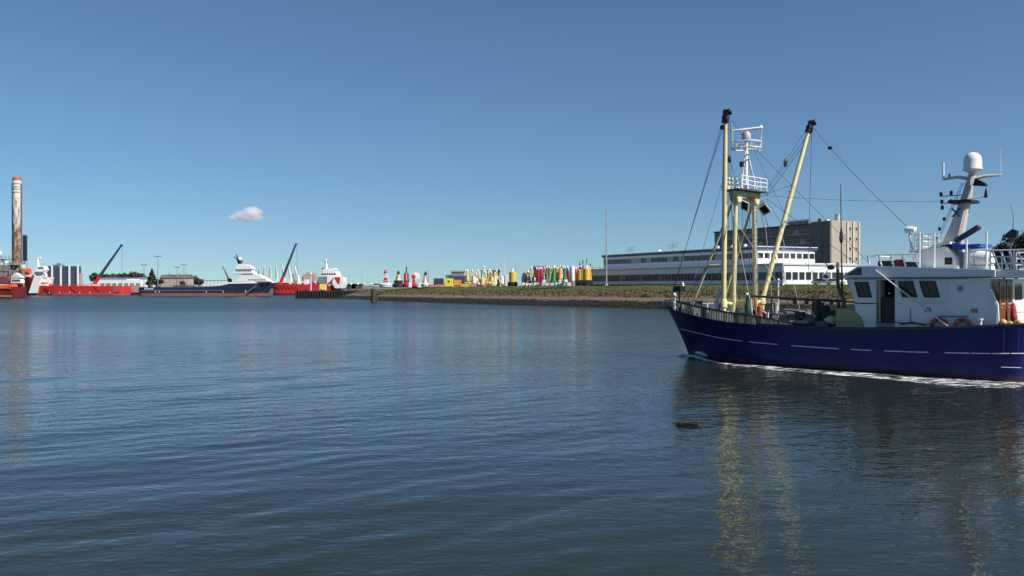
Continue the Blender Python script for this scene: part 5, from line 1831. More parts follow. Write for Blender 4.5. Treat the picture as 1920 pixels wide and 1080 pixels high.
boxpart('bow_roller', steelgrey, boat, -2.0, -1.3, -0.16, 0.16, 3.52, 3.72)
MB().lathe([(0.38, -0.5), (0.45, -0.45), (0.26, -0.4), (0.26, 0.4), (0.45, 0.45), (0.38, 0.5)], (0.5, 0, 3.45), 14, 'y').build('windlass', darkgrey, boat)
boxpart('windlass_bed', darkgrey, boat, 0.1, 0.9, -0.6, 0.6, 2.55, 3.1)
MB().ring(Q(-0.6, 0.95, 3.62), 0.18, 0.045, 'x', 14, 6).build('fairlead', white, boat)
mb = MB().tube([Q(3.0, 1.25, 2.4), Q(3.0, 1.25, 3.9), Q(3.0, 1.25, 4.45)], [0.30, 0.13, 0.11], 10)
mb.build('vent_post', mat('vent_grey', (0.45, 0.47, 0.50), 0.5), boat)
MB().blob(Q(3.0, 1.25, 4.5), 0.15, 10, 8).build('vent_cap', white, boat)
boxpart('deck_locker', white, boat, 3.3, 4.0, -1.9, -1.3, 2.4, 3.3, bevel=0.03)
MB().lathe([(0.28, 0), (0.32, 0.05), (0.3, 0.7), (0.12, 0.8)], (1.0, -0.9, 2.75), 12).build('drum_black', rubber, boat)
MB().ring(Q(0.3, 1.25, 3.3), 0.26, 0.1, 'y', 14, 8).build('tyre_fender', rubber, boat)

# gantry: two legs, cross members, forward braces
def legp(name, pts, r, m=yellow, n=10):
    return tubepart(name, m, boat, pts, r, n)
legp('gantry_leg', [Q(4.15, 1.15, 2.2), Q(4.2, 1.12, 6), Q(4.3, 1.08, 10.9)], [0.175, 0.155, 0.14])
legp('gantry_leg', [Q(4.5, -1.1, 2.2), Q(4.45, -1.1, 6), Q(4.4, -1.08, 10.9)], [0.175, 0.155, 0.14])
MB().box(4.15, 4.55, -1.15, 1.15, 3.55, 3.95).build('gantry_beam', yellow, boat, bevel=0.05)
MB().prism([(-1.6, 11.25), (1.6, 11.25), (1.55, 11.02), (1.36, 10.45), (0.98, 10.45), (0.86, 10.75), (0.55, 10.97), (-0.55, 10.97), (-0.86, 10.75), (-0.98, 10.45), (-1.36, 10.45), (-1.55, 11.02)], 4.05, 4.65, 'yz').build('gantry_head', yellow, boat, bevel=0.04)
MB().box(3.6, 5.1, -1.7, 1.7, 11.253, 11.33).build('platform_deck', darkgrey, boat)
legp('gantry_brace', [Q(0.6, 1.1, 2.9), Q(4.1, 1.1, 10.6)], 0.085, mat('brace_cream', (0.60, 0.55, 0.33), 0.5, var=0.1, rust=0.2))
legp('gantry_brace', [Q(1.7, -1.1, 2.9), Q(4.3, -1.1, 10.6)], 0.085, mat('brace_cream', (0.60, 0.55, 0.33), 0.5))
legp('brace_bar', [Q(2.15, 1.1, 6.34), Q(2.9, -1.1, 6.34)], 0.08, mat('brace_cream', (0.60, 0.55, 0.33), 0.5))
legp('brace_bar', [Q(2.15, 1.1, 6.34), Q(4.2, 1.1, 6.3)], 0.07, mat('brace_cream', (0.60, 0.55, 0.33), 0.5))
# ladder up the starboard leg
mb = MB()
for dt in (-0.17, 0.17):
    mb.tube([Q(4.75, -0.9 + dt, 3.2), Q(4.6, -0.9 + dt, 10.8)], 0.022, 5)
for i in range(25):
    z = 3.4 + 0.3 * i
    s = 4.75 - 0.15 * (z - 3.2) / 7.6
    mb.tube([Q(s, -1.07, z), Q(s, -0.73, z)], 0.016, 5)
mb.build('ladder', steelgrey, boat)
# platform railing (white)
railing(boat, [(3.65, -1.65), (3.65, 1.65), (5.05, 1.65), (5.05, -1.65), (3.65, -1.65)], 11.33, 0.85, whiteclean, 12, 0.035, 3)
for t_ in (-1.2, 0.1, 1.2):
    boxpart('lamp_housing', whiteclean, boat, 3.55, 3.85, t_ - 0.14, t_ + 0.14, 11.34, 11.6, bevel=0.02)
# white signal mast on the platform
legp('signal_mast', [Q(4.4, 0, 11.3), Q(4.42, 0, 13), Q(4.45, 0, 14.75)], [0.15, 0.13, 0.10], whiteclean)
legp('mast_stay', [Q(4.55, -1.2, 11.3), Q(4.45, -0.05, 14.1)], 0.055, whiteclean, 8)
legp('mast_stay', [Q(4.2, 0.25, 11.3), Q(4.42, 0.08, 14.0)], 0.05, whiteclean, 8)
MB().ring(Q(4.45, 0, 14.15), 0.95, 0.045, 'z', 22, 6).build('mast_ring', whiteclean, boat)
MB().ring(Q(4.45, 0, 14.55), 1.0, 0.045, 'z', 22, 6).build('mast_ring', whiteclean, boat)
for i in range(6):
    a = R(60 * i + 20)
    tubepart('ring_post', whiteclean, boat, [(4.45 + 0.95 * math.cos(a), 0.95 * math.sin(a), 14.15), (4.45 + math.cos(a), math.sin(a), 14.55)], 0.03, 5)
    if i % 2:
        tubepart('ring_spoke', whiteclean, boat, [(4.45, 0, 14.15), (4.45 + 0.95 * math.cos(a), 0.95 * math.sin(a), 14.15)], 0.03, 5)
MB().lathe([(0.30, 14.72), (0.32, 14.8), (0.28, 15.15), (0.15, 15.3)], (4.45, 0, 0), 12).build('radar_motor', mat('radar_grey', (0.40, 0.41, 0.42), 0.5), boat)
sc_ = tubepart('radar_scanner', mat('radar_grey', (0.40, 0.41, 0.42), 0.5), boat, [Q(3.95, 1.0, 15.28), Q(4.95, -1.0, 15.62)], 0.075, 8)
MB().blob(Q(4.9, -1.1, 15.65), 0.15, 10, 8).build('mast_lamp', radwhite, boat)
tubepart('mast_lamp_stem', whiteclean, boat, [Q(4.6, -0.6, 15.45), Q(4.9, -1.1, 15.6)], 0.025, 5)
legp('whip_aerial', [Q(4.7, -1.35, 14.15), Q(4.75, -1.6, 15.9)], [0.03, 0.012], whiteclean, 5)
tubepart('aerial_arm', whiteclean, boat, [Q(4.5, 0, 14.15), Q(4.7, -1.4, 14.15)], 0.035, 5)
legp('whip_aerial', [Q(4.2, 1.3, 14.3), Q(4.15, 1.35, 15.7)], [0.02, 0.01], whiteclean, 5)
boxpart('horn', black, boat, 4.2, 4.4, -0.45, -0.2, 12.9, 13.25)
# floodlights under the platform
for (s, t_, z, rx) in ((4.7, 0.45, 10.35, 0.4), (4.9, -1.65, 10.2, -0.2)):
    fl = MB().prism([(-0.30, -0.14), (0.30, -0.14), (0.30, -0.02), (0.14, 0.24), (-0.14, 0.24), (-0.30, -0.02)], -0.34, 0.34).build('floodlight', darkgrey, boat, Q(s, t_, z), bevel=0.03)
    rim = MB().box(-0.33, 0.33, -0.37, -0.29, -0.17, -0.12).box(-0.33, 0.33, 0.29, 0.37, -0.17, -0.12).box(-0.33, -0.25, -0.29, 0.29, -0.17, -0.12).box(0.25, 0.33, -0.29, 0.29, -0.17, -0.12)
    rim.build('rim', whiteclean, fl)
    MB().box(-0.24, 0.24, -0.28, 0.28, -0.155, -0.142).build('lens', glass, fl)
    fl.rotation_euler = (R(-55), R(25 * (1 if rx > 0 else -1)), 0)
    tubepart('floodlight_arm', darkgrey, boat, [Q(s, t_, z + 0.1), Q(s - 0.15, t_, 10.8)], 0.04, 5)

# derricks
def derrick(b, t, nm):
    b, t = Vector(b), Vector(t)
    d_ = tubepart('derrick', yellow, boat, [b, b.lerp(t, 0.35), b.lerp(t, 0.7), t], [0.155, 0.17, 0.155, 0.13], 12)
    ax = (t - b).normalized()
    for q in (0.965, 0.985):
        p = b.lerp(t, q)
        tubepart('collar', black, d_, [p - ax * 0.1, p + ax * 0.1], 0.25, 10)
    p = t
    MB().box(-0.17, 0.17, -0.13, 0.13, -0.3, 0.28).build('head_block', black, d_, tuple(p + ax * 0.05), 0.4, bevel=0.05)
    tubepart('head_shackle', black, d_, [p + Vector((-0.05, 0, 0.1)), p + Vector((0.35, -0.1, 0.32)), p + Vector((0.42, -0.1, 0.1))], 0.06, 6)
    MB().lathe([(0.15, -0.06), (0.21, -0.04), (0.21, 0.04), (0.15, 0.06)], tuple(p + Vector((0.08, -0.2, -0.4))), 12, 'y').build('sheave', black, d_)
    MB().lathe([(0.10, -0.05), (0.15, -0.04), (0.15, 0.04), (0.10, 0.05)], tuple(p + Vector((0.22, 0.16, 0.1))), 12, 'y').build('sheave', black, d_)
    MB().lathe([(0.10, -0.06), (0.16, -0.04), (0.16, 0.04), (0.10, 0.06)], tuple(p + Vector((-0.12, -0.2, -0.85))), 12, 'y').build('sheave', black, d_)
    p = b.lerp(t, 0.62)
    MB().blob(tuple(p + Vector((-0.15, -0.1, 0.0))), 0.08, 8, 6).build('lug', whiteclean, d_)
    MB().lathe([(0.20, -0.25), (0.24, -0.2), (0.22, 0.25), (0.18, 0.35)], tuple(b), 12).build('heel', yellow, d_)
    return d_
PT = Vector(Q(3.95, 1.80, 16.25))
ST = Vector(Q(6.0, -6.05, 16.3))
derrick(Q(3.85, 1.85, 3.75), PT, 'p')
derrick(Q(4.65, -1.75, 3.95), ST, 's')
legp('heel_strut', [Q(3.85, 1.85, 3.6), Q(4.0, 2.0, 2.2)], [0.16, 0.13])
legp('heel_strut', [Q(4.65, -1.75, 3.8), Q(4.6, -1.8, 2.2)], [0.16, 0.13])
legp('heel_arm', [Q(3.85, 1.85, 3.85), Q(4.15, 1.15, 3.75)], 0.12)
legp('heel_arm', [Q(4.65, -1.75, 3.95), Q(4.5, -1.1, 3.8)], 0.12)
MB().prism([(1.2, 3.5), (2.6, 3.62), (2.6, 3.95), (1.2, 4.0)], -1.5, -1.1).build('heel_bracket', yellow, boat, (3.0, 0.4, 0))

# rigging: every wire its own piece
def wire(a, b, r=0.013, sag=0.0, m=wirem, name='wire'):
    a, b = Vector(a), Vector(b)
    n = 8 if sag else 1
    pts = []
    for i in range(n + 1):
        q = i / n
        p = a.lerp(b, q)
        p.z -= sag * 4 * q * (1 - q)
        pts.append(p)
    return tubepart(name, m, boat, pts, r, 5)

PH = PT + Vector((0, 0, -0.1))
SH = ST + Vector((0, 0, 0.05))
plat = Vector(Q(4.9, -1.6, 11.1))
light_top = Vector(Q(15.75, 1.5, 8.2))
wire(PH + Vector((-0.2, 0, -0.7)), Q(-1.55, 0.1, 4.1), 0.019)
wire(PH + Vector((-0.2, -0.15, -0.6)), Q(-1.35, 0.35, 4.0), 0.016)
wire(SH, light_top, 0.014, 0.25)
wire(SH + Vector((0.1, 0, -0.5)), Q(5.9, -5.9, 4.4), 0.016)
wire(SH + Vector((-0.2, 0, -0.2)), plat + Vector((0, 0, 0.2)), 0.014)
wire(SH + Vector((-0.1, 0.1, -0.9)), plat + Vector((0.1, 0.1, -0.05)), 0.02)
wire(SH + Vector((-0.2, 0.2, -0.6)), plat + Vector((0.05, -0.1, 0.1)), 0.016)
blk = SH.lerp(plat, 0.55)
MB().blob(tuple(blk), 0.13, 8, 6, (0.8, 1.6, 2.4)).build('pulley_block', black, boat)
MB().blob(tuple(SH.lerp(light_top, 0.235) + Vector((0, 0, -0.18))), 0.12, 8, 6, (1.6, 1, 1)).build('pulley_block', black, boat)
wire(plat, Q(17.1, 0.45, 9.75), 0.010, 0.12)
wire(PH + Vector((0.2, 0, 0)), Q(4.4, -0.9, 14.2), 0.013)
wire(Q(4.6, -0.9, 14.2), Q(13.3, 1.0, 6.2), 0.013)
wire(Q(4.6, -0.7, 14.15), plat.lerp(Vector(Q(12, 1, 6)), 0.25), 0.011)
wire(plat + Vector((0.1, 0, -0.2)), Q(12.9, 1.5, 6.1), 0.014)
wire(plat + Vector((0.1, 0, -0.3)), Q(9.2, -1.5, 4.6), 0.012)
wire(PH + Vector((0.22, 0.05, -0.5)), Q(4.15, 1.7, 4.2), 0.018)
wire(PH + Vector((0.32, 0.1, -0.4)), Q(4.3, 1.55, 3.9), 0.014)
wire(Q(4.15, 1.6, 13.3), Q(4.2, 0.7, 11.6), 0.013)
MB().blob(Q(4.15, 1.65, 13.3), 0.14, 8, 6, (0.8, 1, 1.8)).build('pulley_block', black, boat)
wire(Q(3.9, 1.3, 9.0), Q(0.2, 0.8, 3.7), 0.018)
wire(Q(4.0, 1.7, 8.0), Q(-0.4, 0.6, 3.7), 0.013)
wire(Q(4.3, 1.0, 7.2), Q(0.8, 1.4, 3.4), 0.020)
wire(Q(4.4, 0.3, 10.8), Q(5.4, 0.6, 3.0), 0.014)
wire(Q(4.4, 0.0, 10.8), Q(5.0, -0.4, 3.0), 0.014)
wire(Q(4.4, -0.2, 10.8), Q(5.6, -0.1, 3.0), 0.012)
wire(Q(4.5, 0.6, 10.8), Q(4.9, 0.9, 3.2), 0.013)
wire(Q(4.6, -1.65, 10.9), Q(7.2, -0.6, 3.4), 0.013)
wire(Q(4.9, -1.6, 9.9), Q(6.6, 0.3, 3.2), 0.013, m=rope)
wire(ST.lerp(Vector(Q(4.65, -1.75, 3.95)), 0.55), Q(11.0, 1.4, 6.0), 0.03)
wire(Q(11.0, 1.4, 6.2), Q(8.8, 1.8, 3.0), 0.018)
wire(ST.lerp(Vector(Q(4.65, -1.75, 3.95)), 0.75), Q(9.4, 2.4, 3.1), 0.016)
MB().blob(Q(11.0, 1.4, 6.1), 0.16, 8, 6, (1.6, 0.8, 1)).build('pulley_block', darkgrey, boat)

# working deck: beams, net heap, winches
tubepart('deck_beam', darkgrey, boat, [Q(5.2, 0.9, 4.30), Q(11.7, 0.9, 4.05)], 0.075, 8)
tubepart('deck_beam', darkgrey, boat, [Q(6.4, -0.9, 4.10), Q(12.0, -0.9, 3.95)], 0.06, 8)
for s in (6.8, 9.6, 11.3):
    tubepart('beam_post', darkgrey, boat, [Q(s, 0.9, 2.0), Q(s, 0.9, 4.15)], 0.06, 8)
for s, m in ((8.9, mat('post_rust', (0.25, 0.06, 0.03), 0.8)), (10.4, darkgrey)):
    tubepart('beam_post', m, boat, [Q(s, -0.9, 2.0), Q(s, -0.9, 4.05)], 0.09, 8)
MB().blob((0, 0, 0), 1.0, 26, 16, (1.75, 1.0, 0.95), 0.06).build('net_heap', netgrey, boat, Q(8.0, 0.6, 2.55))
MB().blob((0, 0, 0), 1.0, 22, 14, (0.9, 0.8, 0.75), 0.10).build('net_heap', netgrey, boat, Q(9.5, 1.5, 2.4))
MB().blob((0, 0, 0), 1.0, 18, 12, (0.6, 0.5, 0.45), 0.14).build('net_heap', rubber, boat, Q(9.2, 2.3, 2.35))
for (s, t_) in ((10.6, 0.9), (10.6, -0.9)):
    w_ = MB().lathe([(0.62, -0.5), (0.62, -0.42), (0.30, -0.40), (0.34, 0), (0.30, 0.40), (0.62, 0.42), (0.62, 0.5)], (0, 0, 0), 18, 'y').build('winch_drum', darkgrey, boat, Q(s, t_, 2.75))
    MB().lathe([(0.12, -0.75), (0.12, 0.75)], (0, 0, 0), 10, 'y').build('shaft', steelgrey, w_)
boxpart('winch_bed', darkgrey, boat, 10.0, 11.4, -1.7, 1.7, 2.0, 2.3)
boxpart('winch_frame', darkgrey, boat, 11.15, 11.3, -1.7, 1.7, 2.303, 3.5)
for i, (s, t_, z) in enumerate(((9.9, 2.0, 2.5), (10.8, 2.2, 2.6), (11.3, 2.0, 2.9), (7.0, 2.0, 2.7))):
    MB().blob((0, 0, 0), 0.32, 12, 8, (1.3, 0.9, 0.8), 0.2).build('rope_coil', [rubber, netgrey, rope, darkgrey][i], boat, Q(s, t_, z))
tubepart('roller', steelgrey, boat, [Q(9.0, 2.7, 2.75), Q(10.2, 2.7, 2.75)], 0.10, 8)
tubepart('light_pipe', boardl, boat, [Q(8.2, 2.75, 2.65), Q(8.9, 2.78, 2.62)], 0.05, 6)
tubepart('rail_stub', olive, boat, [Q(11.6, 2.3, 3.1), Q(12.3, 2.45, 3.35)], 0.06, 6)

rgc = random.Random(77)
cm = [darkgrey, rubber, steelgrey, netgrey, darkgrey, mat('gear_rust', (0.16, 0.07, 0.035), 0.8, var=0.4, scale=4), black]
for i in range(22):
    s_ = rgc.uniform(9.2, 12.2) if i < 16 else rgc.uniform(5.0, 8.2)
    t_ = rgc.uniform(-1.9, 2.1)
    w_, d_, h_ = rgc.uniform(0.15, 0.4), rgc.uniform(0.12, 0.35), rgc.uniform(0.7, 1.9 if i < 16 else 1.3)
    if i % 3 == 0:
        MB().lathe([(w_ * 0.8, 0), (w_, 0.08), (w_, h_ * 0.7), (w_ * 0.5, h_ * 0.8), (w_ * 0.4, h_)], (0, 0, 0), 10).build('gear_drum', rgc.choice(cm), boat, Q(s_, t_, 2.05))
    else:
        MB().box(-w_, w_, -d_, d_, 0, h_).build('gear_box', rgc.choice(cm), boat, Q(s_, t_, 2.05), rgc.uniform(-0.5, 0.5), bevel=0.03)
for i in range(9):
    s_ = rgc.uniform(8.5, 11.6)
    t_ = rgc.uniform(0.6, 1.6)
    z_ = rgc.uniform(3.6, 4.15)
    tubepart('hanging_rope', rgc.choice([rubber, rope, netgrey]), boat, [Q(s_, t_, z_), Q(s_ + 0.2, t_ + 0.15, z_ - 0.7), Q(s_ + rgc.uniform(-0.4, 0.6), t_ + 0.3, 2.3)], 0.03, 5)
for i in range(6):
    s_ = 0.9 + 0.55 * i
    tubepart('fore_stanchion', rgc.choice([whiteclean, steelgrey, black]), boat, [Q(s_, b_top(s_) - 0.35, sheer(s_) - 0.3), Q(s_ + 0.03, b_top(s_) - 0.4, capz(s_) + rgc.uniform(0.15, 0.5))], 0.045, 6)
for (s_, t_, w_, h_, m_) in ((0.2, 0.5, 0.3, 0.8, darkgrey), (1.2, 0.9, 0.25, 0.7, black), (2.2, 1.3, 0.2, 0.9, white), (5.0, 1.9, 0.35, 0.6, darkgrey), (4.7, 2.2, 0.2, 0.8, steelgrey), (5.9, 0.6, 0.5, 1.2, darkgrey)):
    MB().box(-w_, w_, -w_ * 0.7, w_ * 0.7, 0, h_).build('deck_gear', m_, boat, Q(s_, t_, sheer(s_) - 0.35), 0.2, bevel=0.04)
for i in range(7):
    s_, t_ = rgc.uniform(8.6, 11.9), rgc.uniform(0.2, 2.2)
    MB().blob((0, 0, 0), rgc.uniform(0.3, 0.5), 12, 8, (1.3, 1.0, rgc.uniform(0.9, 1.6)), 0.25).build('net_bundle', rgc.choice([netgrey, rubber, darkgrey, cm[5]]), boat, Q(s_, t_, rgc.uniform(2.4, 3.1)))
for i in range(5):
    s_ = 8.4 + 0.8 * i
    MB().lathe([(0.06, -0.14), (0.13, -0.08), (0.13, 0.08), (0.06, 0.14)], Q(s_, 0.92, 3.95), 8).build('hanging_block', black, boat)
for i in range(6):
    MB().blob(Q(4.6 + 0.25 * i, 1.55 + 0.1 * (i % 2), 2.75 + 0.1 * (i % 3)), 0.2, 10, 7, (1.1, 1, 0.9), 0.2).build('chain_heap', rgc.choice([darkgrey, cm[5], steelgrey]), boat)
# shrouds and falls
for a_, b_ in ((Q(4.1, 1.5, 11.1), Q(6.6, 2.8, 2.7)), (Q(4.2, 1.5, 11.1), Q(5.4, 2.7, 2.8)), (Q(4.5, -1.5, 11.1), Q(6.8, -2.8, 2.7)), (Q(4.5, -1.5, 11.1), Q(5.4, -2.7, 2.8)),
               (Q(4.35, 0.8, 10.8), Q(4.35, 0.75, 3.9)), (Q(4.35, 0.45, 10.8), Q(4.5, 0.4, 3.9)), (Q(4.4, -0.5, 10.8), Q(4.4, -0.55, 3.9)), (Q(4.4, -0.8, 10.8), Q(4.6, -0.7, 3.9)),
               (Q(3.95, 1.8, 12.5), Q(0.6, 1.2, 3.7)), (Q(4.1, 1.2, 9.6), Q(6.9, 0.4, 5.2)), (Q(6.9, 0.4, 5.2), Q(11.2, 1.0, 6.3)), (Q(5.6, -4.3, 12.0), Q(4.6, -1.4, 11.0)), (Q(5.2, -3.2, 9.0), Q(8.4, 0.2, 3.4))):
    wire(a_, b_, rgc.choice([0.011, 0.014, 0.017]), m=rgc.choice([wirem, wirem, wirem, rope]))

# green, white and orange gear leaning by the derrick
MB().lathe([(0.16, 0), (0.22, 0.2), (0.24, 0.9), (0.16, 1.3), (0.13, 1.6), (0.06, 1.68)], (0, 0, 0), 12).build('green_bag', greenp, boat, Q(5.6, 1.75, 2.7))
MB().lathe([(0.12, 0), (0.19, 0.2), (0.17, 0.9), (0.08, 1.0)], (0, 0, 0), 12).build('orange_bag', orange, boat, Q(6.45, 1.8, 2.75))
tubepart('orange_pole', orange, boat, [Q(6.1, 1.6, 2.8), Q(5.95, 1.5, 4.2)], 0.07, 8)
MB().prism([(5.98, 2.55), (6.12, 2.55), (5.98, 4.15), (5.86, 4.15)], -2.05, -1.98).build('white_plank', boardl, boat)
MB().blob(Q(5.5, 1.75, 4.42), 0.11, 8, 6).build('white_cap', radwhite, boat)
MB().ring(Q(7.05, 2.55, 3.05), 0.30, 0.07, 'y', 18, 8).build('fairlead', boardl, boat)
boxpart('fairlead_stand', boardl, boat, 7.38, 7.46, -2.6, -2.48, 2.3, 3.3)
MB().lathe([(0.15, 0), (0.13, 0.7), (0.2, 0.75), (0.2, 0.9)], (0, 0, 0), 10).build('bollard', white, boat, Q(7.6, 1.9, 2.2))
tubepart('white_stanchion', whiteclean, boat, [Q(7.0, 0.4, 2.4), Q(7.0, 0.4, 5.3)], 0.04, 6)
tubepart('white_stanchion', whiteclean, boat, [Q(7.3, 1.2, 2.2), Q(7.3, 1.2, 3.9)], 0.10, 8)
MB().blob(Q(7.0, 0.4, 5.35), 0.09, 8, 6).build('white_cap', radwhite, boat)
tubepart('davit_arm', mat('davit_brown', (0.20, 0.13, 0.07), 0.7), boat, [Q(7.7, 1.4, 3.5), Q(8.3, 1.6, 3.1)], 0.08, 6)

# curved pipe and thin pole before the wheelhouse
tubepart('goose_neck', mat('pipe_brown', (0.20, 0.16, 0.12), 0.7), boat, [Q(11.25, 1.0, 6.4), Q(11.25, 1.0, 5.2), Q(11.3, 1.0, 4.8), Q(11.6, 1.05, 4.2), Q(11.75, 1.1, 3.4), Q(11.75, 1.1, 2.0)], [0.10, 0.11, 0.12, 0.11, 0.11, 0.11], 8)
tubepart('thin_pole', mat('pole_brown', (0.14, 0.11, 0.08), 0.7), boat, [Q(11.5, 0.8, 2.0), Q(11.42, 0.85, 6.5), Q(11.38, 0.9, 11.2)], [0.06, 0.05, 0.025], 6)
MB().lathe([(0.05, 0.6), (0.14, 0.0), (0.10, -0.25), (0.03, -0.4)], (0, 0, 0), 8).build('pole_cone', darkgrey, boat, Q(11.41, 0.87, 7.9))

# olive housing at the fore foot of the wheelhouse
MB().prism([(11.85, 2.05), (13.5, 2.05), (13.55, 2.6), (13.35, 3.15), (12.95, 3.5), (12.5, 3.62), (11.85, 3.62)], -2.62, -0.5).build('olive_housing', olive, boat, bevel=0.03)

# ------------------------------------------------------------------ wheelhouse
TW = 2.5
whm = mat('wheelhouse_white', (0.74, 0.75, 0.76), 0.42, var=0.05, scale=0.8, rust=0.30, rustcol=(0.50, 0.44, 0.36))
wh = MB().prism([(12.45, 5.36), (12.9, 4.2), (13.15, 2.05), (14.22, 2.05), (14.22, 5.36)], -TW, TW).build('wheelhouse', whm, boat, bevel=0.03)
MB().prism([(15.27, 5.36), (15.27, 2.05), (20.62, 2.05), (20.62, 3.9), (20.22, 4.9), (20.18, 5.36)], -TW, TW - 0.0).build('deckhouse', whm, boat, bevel=0.03)
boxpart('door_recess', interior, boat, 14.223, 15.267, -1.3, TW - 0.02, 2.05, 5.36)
boxpart('door_lintel', whm, boat, 14.223, 15.267, -TW, -1.303, 5.30, 5.36)
boxpart('door_sill', steelgrey, boat, 14.223, 15.267, -TW, -1.303, 2.3, 2.85)
dr = boxpart('half_door', mat('door_dark', (0.03, 0.02, 0.018), 0.6), boat, 14.45, 15.2, -2.42, -2.36, 2.853, 4.3)
MB().blob(Q(14.9, 2.34, 4.55), 0.06, 8, 6).build('door_highlight', radwhite, boat)  # highlight in the doorway, put in as a small white blob
boxpart('wheel_console', mat('console_brown', (0.10, 0.06, 0.035), 0.6), boat, 14.3, 14.75, -1.7, -1.35, 2.853, 4.1)
tubepart('door_post', mat('brass_post', (0.40, 0.33, 0.15), 0.5), boat, [Q(14.45, 2.55, 2.9), Q(14.45, 2.55, 5.3)], 0.045, 6)
# roof with sloped visor
roof = MB().prism([(12.25, 5.56), (13.2, 6.10), (14.0, 6.12), (20.55, 5.82), (20.55, 5.42), (12.4, 5.363)], -2.66, 2.66).build('roof', whm, boat, bevel=0.02)
MB().prism([(12.50, 5.60), (13.45, 5.60), (13.42, 6.02), (13.22, 6.00)], -2.685, -2.662).build('visor_window', glass, boat)
MB().prism([(12.50, 5.60), (13.45, 5.60), (13.42, 6.02), (13.22, 6.00)], 2.662, 2.685).build('visor_window', glass, boat)
boxpart('fascia_shadow_strip', mat('fascia_shadow', (0.30, 0.32, 0.36), 0.6), boat, 12.6, 20.4, -2.675, -2.662, 5.43, 5.47)  # shadow line along the fascia, painted as a thin grey strip

def slant_window(s0, s1, z0, z1, lean, name='window'):
    """Side window: proud frame ring and dark pane set inside it, leaning like the wheelhouse front."""
    f = 0.07
    outer = [(s0 + lean, z0), (s1 + lean, z0), (s1, z1), (s0, z1)]
    inner_ = [(s0 + lean + f, z0 + f), (s1 + lean - f, z0 + f), (s1 - f, z1 - f), (s0 + f, z1 - f)]
    for sd in (-1, 1):
        y0, y1 = sd * (TW + 0.002), sd * (TW + 0.045)
        vs = [(a, y0, b) for a, b in outer] + [(a, y1, b) for a, b in outer] + [(a, y0, b) for a, b in inner_] + [(a, y1, b) for a, b in inner_]
        fs = []
        for i in range(4):
            j = (i + 1) % 4
            fs += [(i, j, 4 + j, 4 + i), (8 + j, 8 + i, 12 + i, 12 + j), (4 + i, 4 + j, 12 + j, 12 + i), (i, 8 + i, 8 + j, j)]
        w_ = MB().add(vs, fs).build(name, mat('gasket_black', (0.02, 0.02, 0.022), 0.6), boat)
        MB().prism(inner_, sd * (TW + 0.004), sd * (TW + 0.015)).build('pane', glass, w_)
slant_window(12.95, 13.75, 4.30, 5.20, 0.24)
slant_window(15.45, 16.28, 4.33, 5.24, 0.26)
slant_window(16.62, 17.48, 4.33, 5.24, 0.26)
# front windows
for i in range(5):
    y = -1.95 + 0.98 * i
    a, b = Vector((12.47, 0, 5.24)), Vector((12.86, 0, 4.36))
    off = Vector((-0.05, 0, -0.02))
    vs = []
    for o_ in (Vector((0, 0, 0)), off):
        for q in (a, b):
            for yy in (y - 0.42, y + 0.42):
                vs.append(tuple(q + o_ + Vector((0, yy, 0))))
    MB().add(vs, [(0, 1, 3, 2), (6, 7, 5, 4), (0, 4, 5, 1), (2, 3, 7, 6), (0, 2, 6, 4), (1, 5, 7, 3)]).build('front_window', glass, boat)
MB().ring(Q(18.79, TW + 0.02, 4.83), 0.19, 0.035, 'y', 20, 6).build('porthole', whm, boat)
MB().lathe([(0.18, -0.01), (0.18, 0.01)], Q(18.79, TW + 0.012, 4.83), 18, 'y').build('porthole_pane', mat('port_glass', (0.16, 0.18, 0.20), 0.2), boat)
tubepart('grab_rail', boardl, boat, [Q(16.6, TW + 0.09, 4.03), Q(18.0, TW + 0.09, 4.03)], 0.03, 6)
tubepart('black_trim', black, boat, [Q(12.95, TW + 0.01, 3.95), Q(14.2, TW + 0.01, 3.95)], 0.03, 5)
tubepart('black_trim', black, boat, [Q(15.3, TW + 0.01, 2.9), Q(17.2, TW + 0.01, 2.86), Q(17.7, TW + 0.02, 3.3), Q(19.2, TW + 0.02, 3.32)], 0.025, 5)
tubepart('drain_pipe', steelgrey, boat, [Q(16.15, TW + 0.03, 2.9), Q(16.15, TW + 0.03, 3.7)], 0.03, 5)
tubepart('boarding_pole', mat('pole_pale', (0.60, 0.58, 0.55), 0.5), boat, [Q(14.3, 2.78, 5.86), Q(18.3, 2.95, 2.78)], 0.042, 8)
tubepart('aft_pillar', whiteclean, boat, [Q(20.3, TW + 0.05, 4.8), Q(20.64, TW + 0.05, 4.0), Q(20.70, TW + 0.05, 2.6)], 0.055, 8)
for s in (17.75, 18.95):
    lr = MB().ring(Q(s, 2.72, 2.80), 0.36, 0.10, 'y', 24, 10).build('life_ring', ringred, boat)
    for a in (45, 135, 225, 315):
        MB().box(-0.10, 0.10, -0.115, 0.115, -0.115, 0.115).build('band', mat('ring_band', (0.34, 0.12, 0.09), 0.6), lr, (s + 0.36 * math.cos(R(a)), -2.72, 2.80 + 0.36 * math.sin(R(a)))).rotation_euler = (0, -R(a), 0)
MB().lathe([(0.09, 0), (0.09, 0.35), (0.14, 0.4), (0.14, 0.5)], (0, 0, 0), 10).build('mushroom_vent', whiteclean, boat, Q(19.85, 2.72, 2.75))

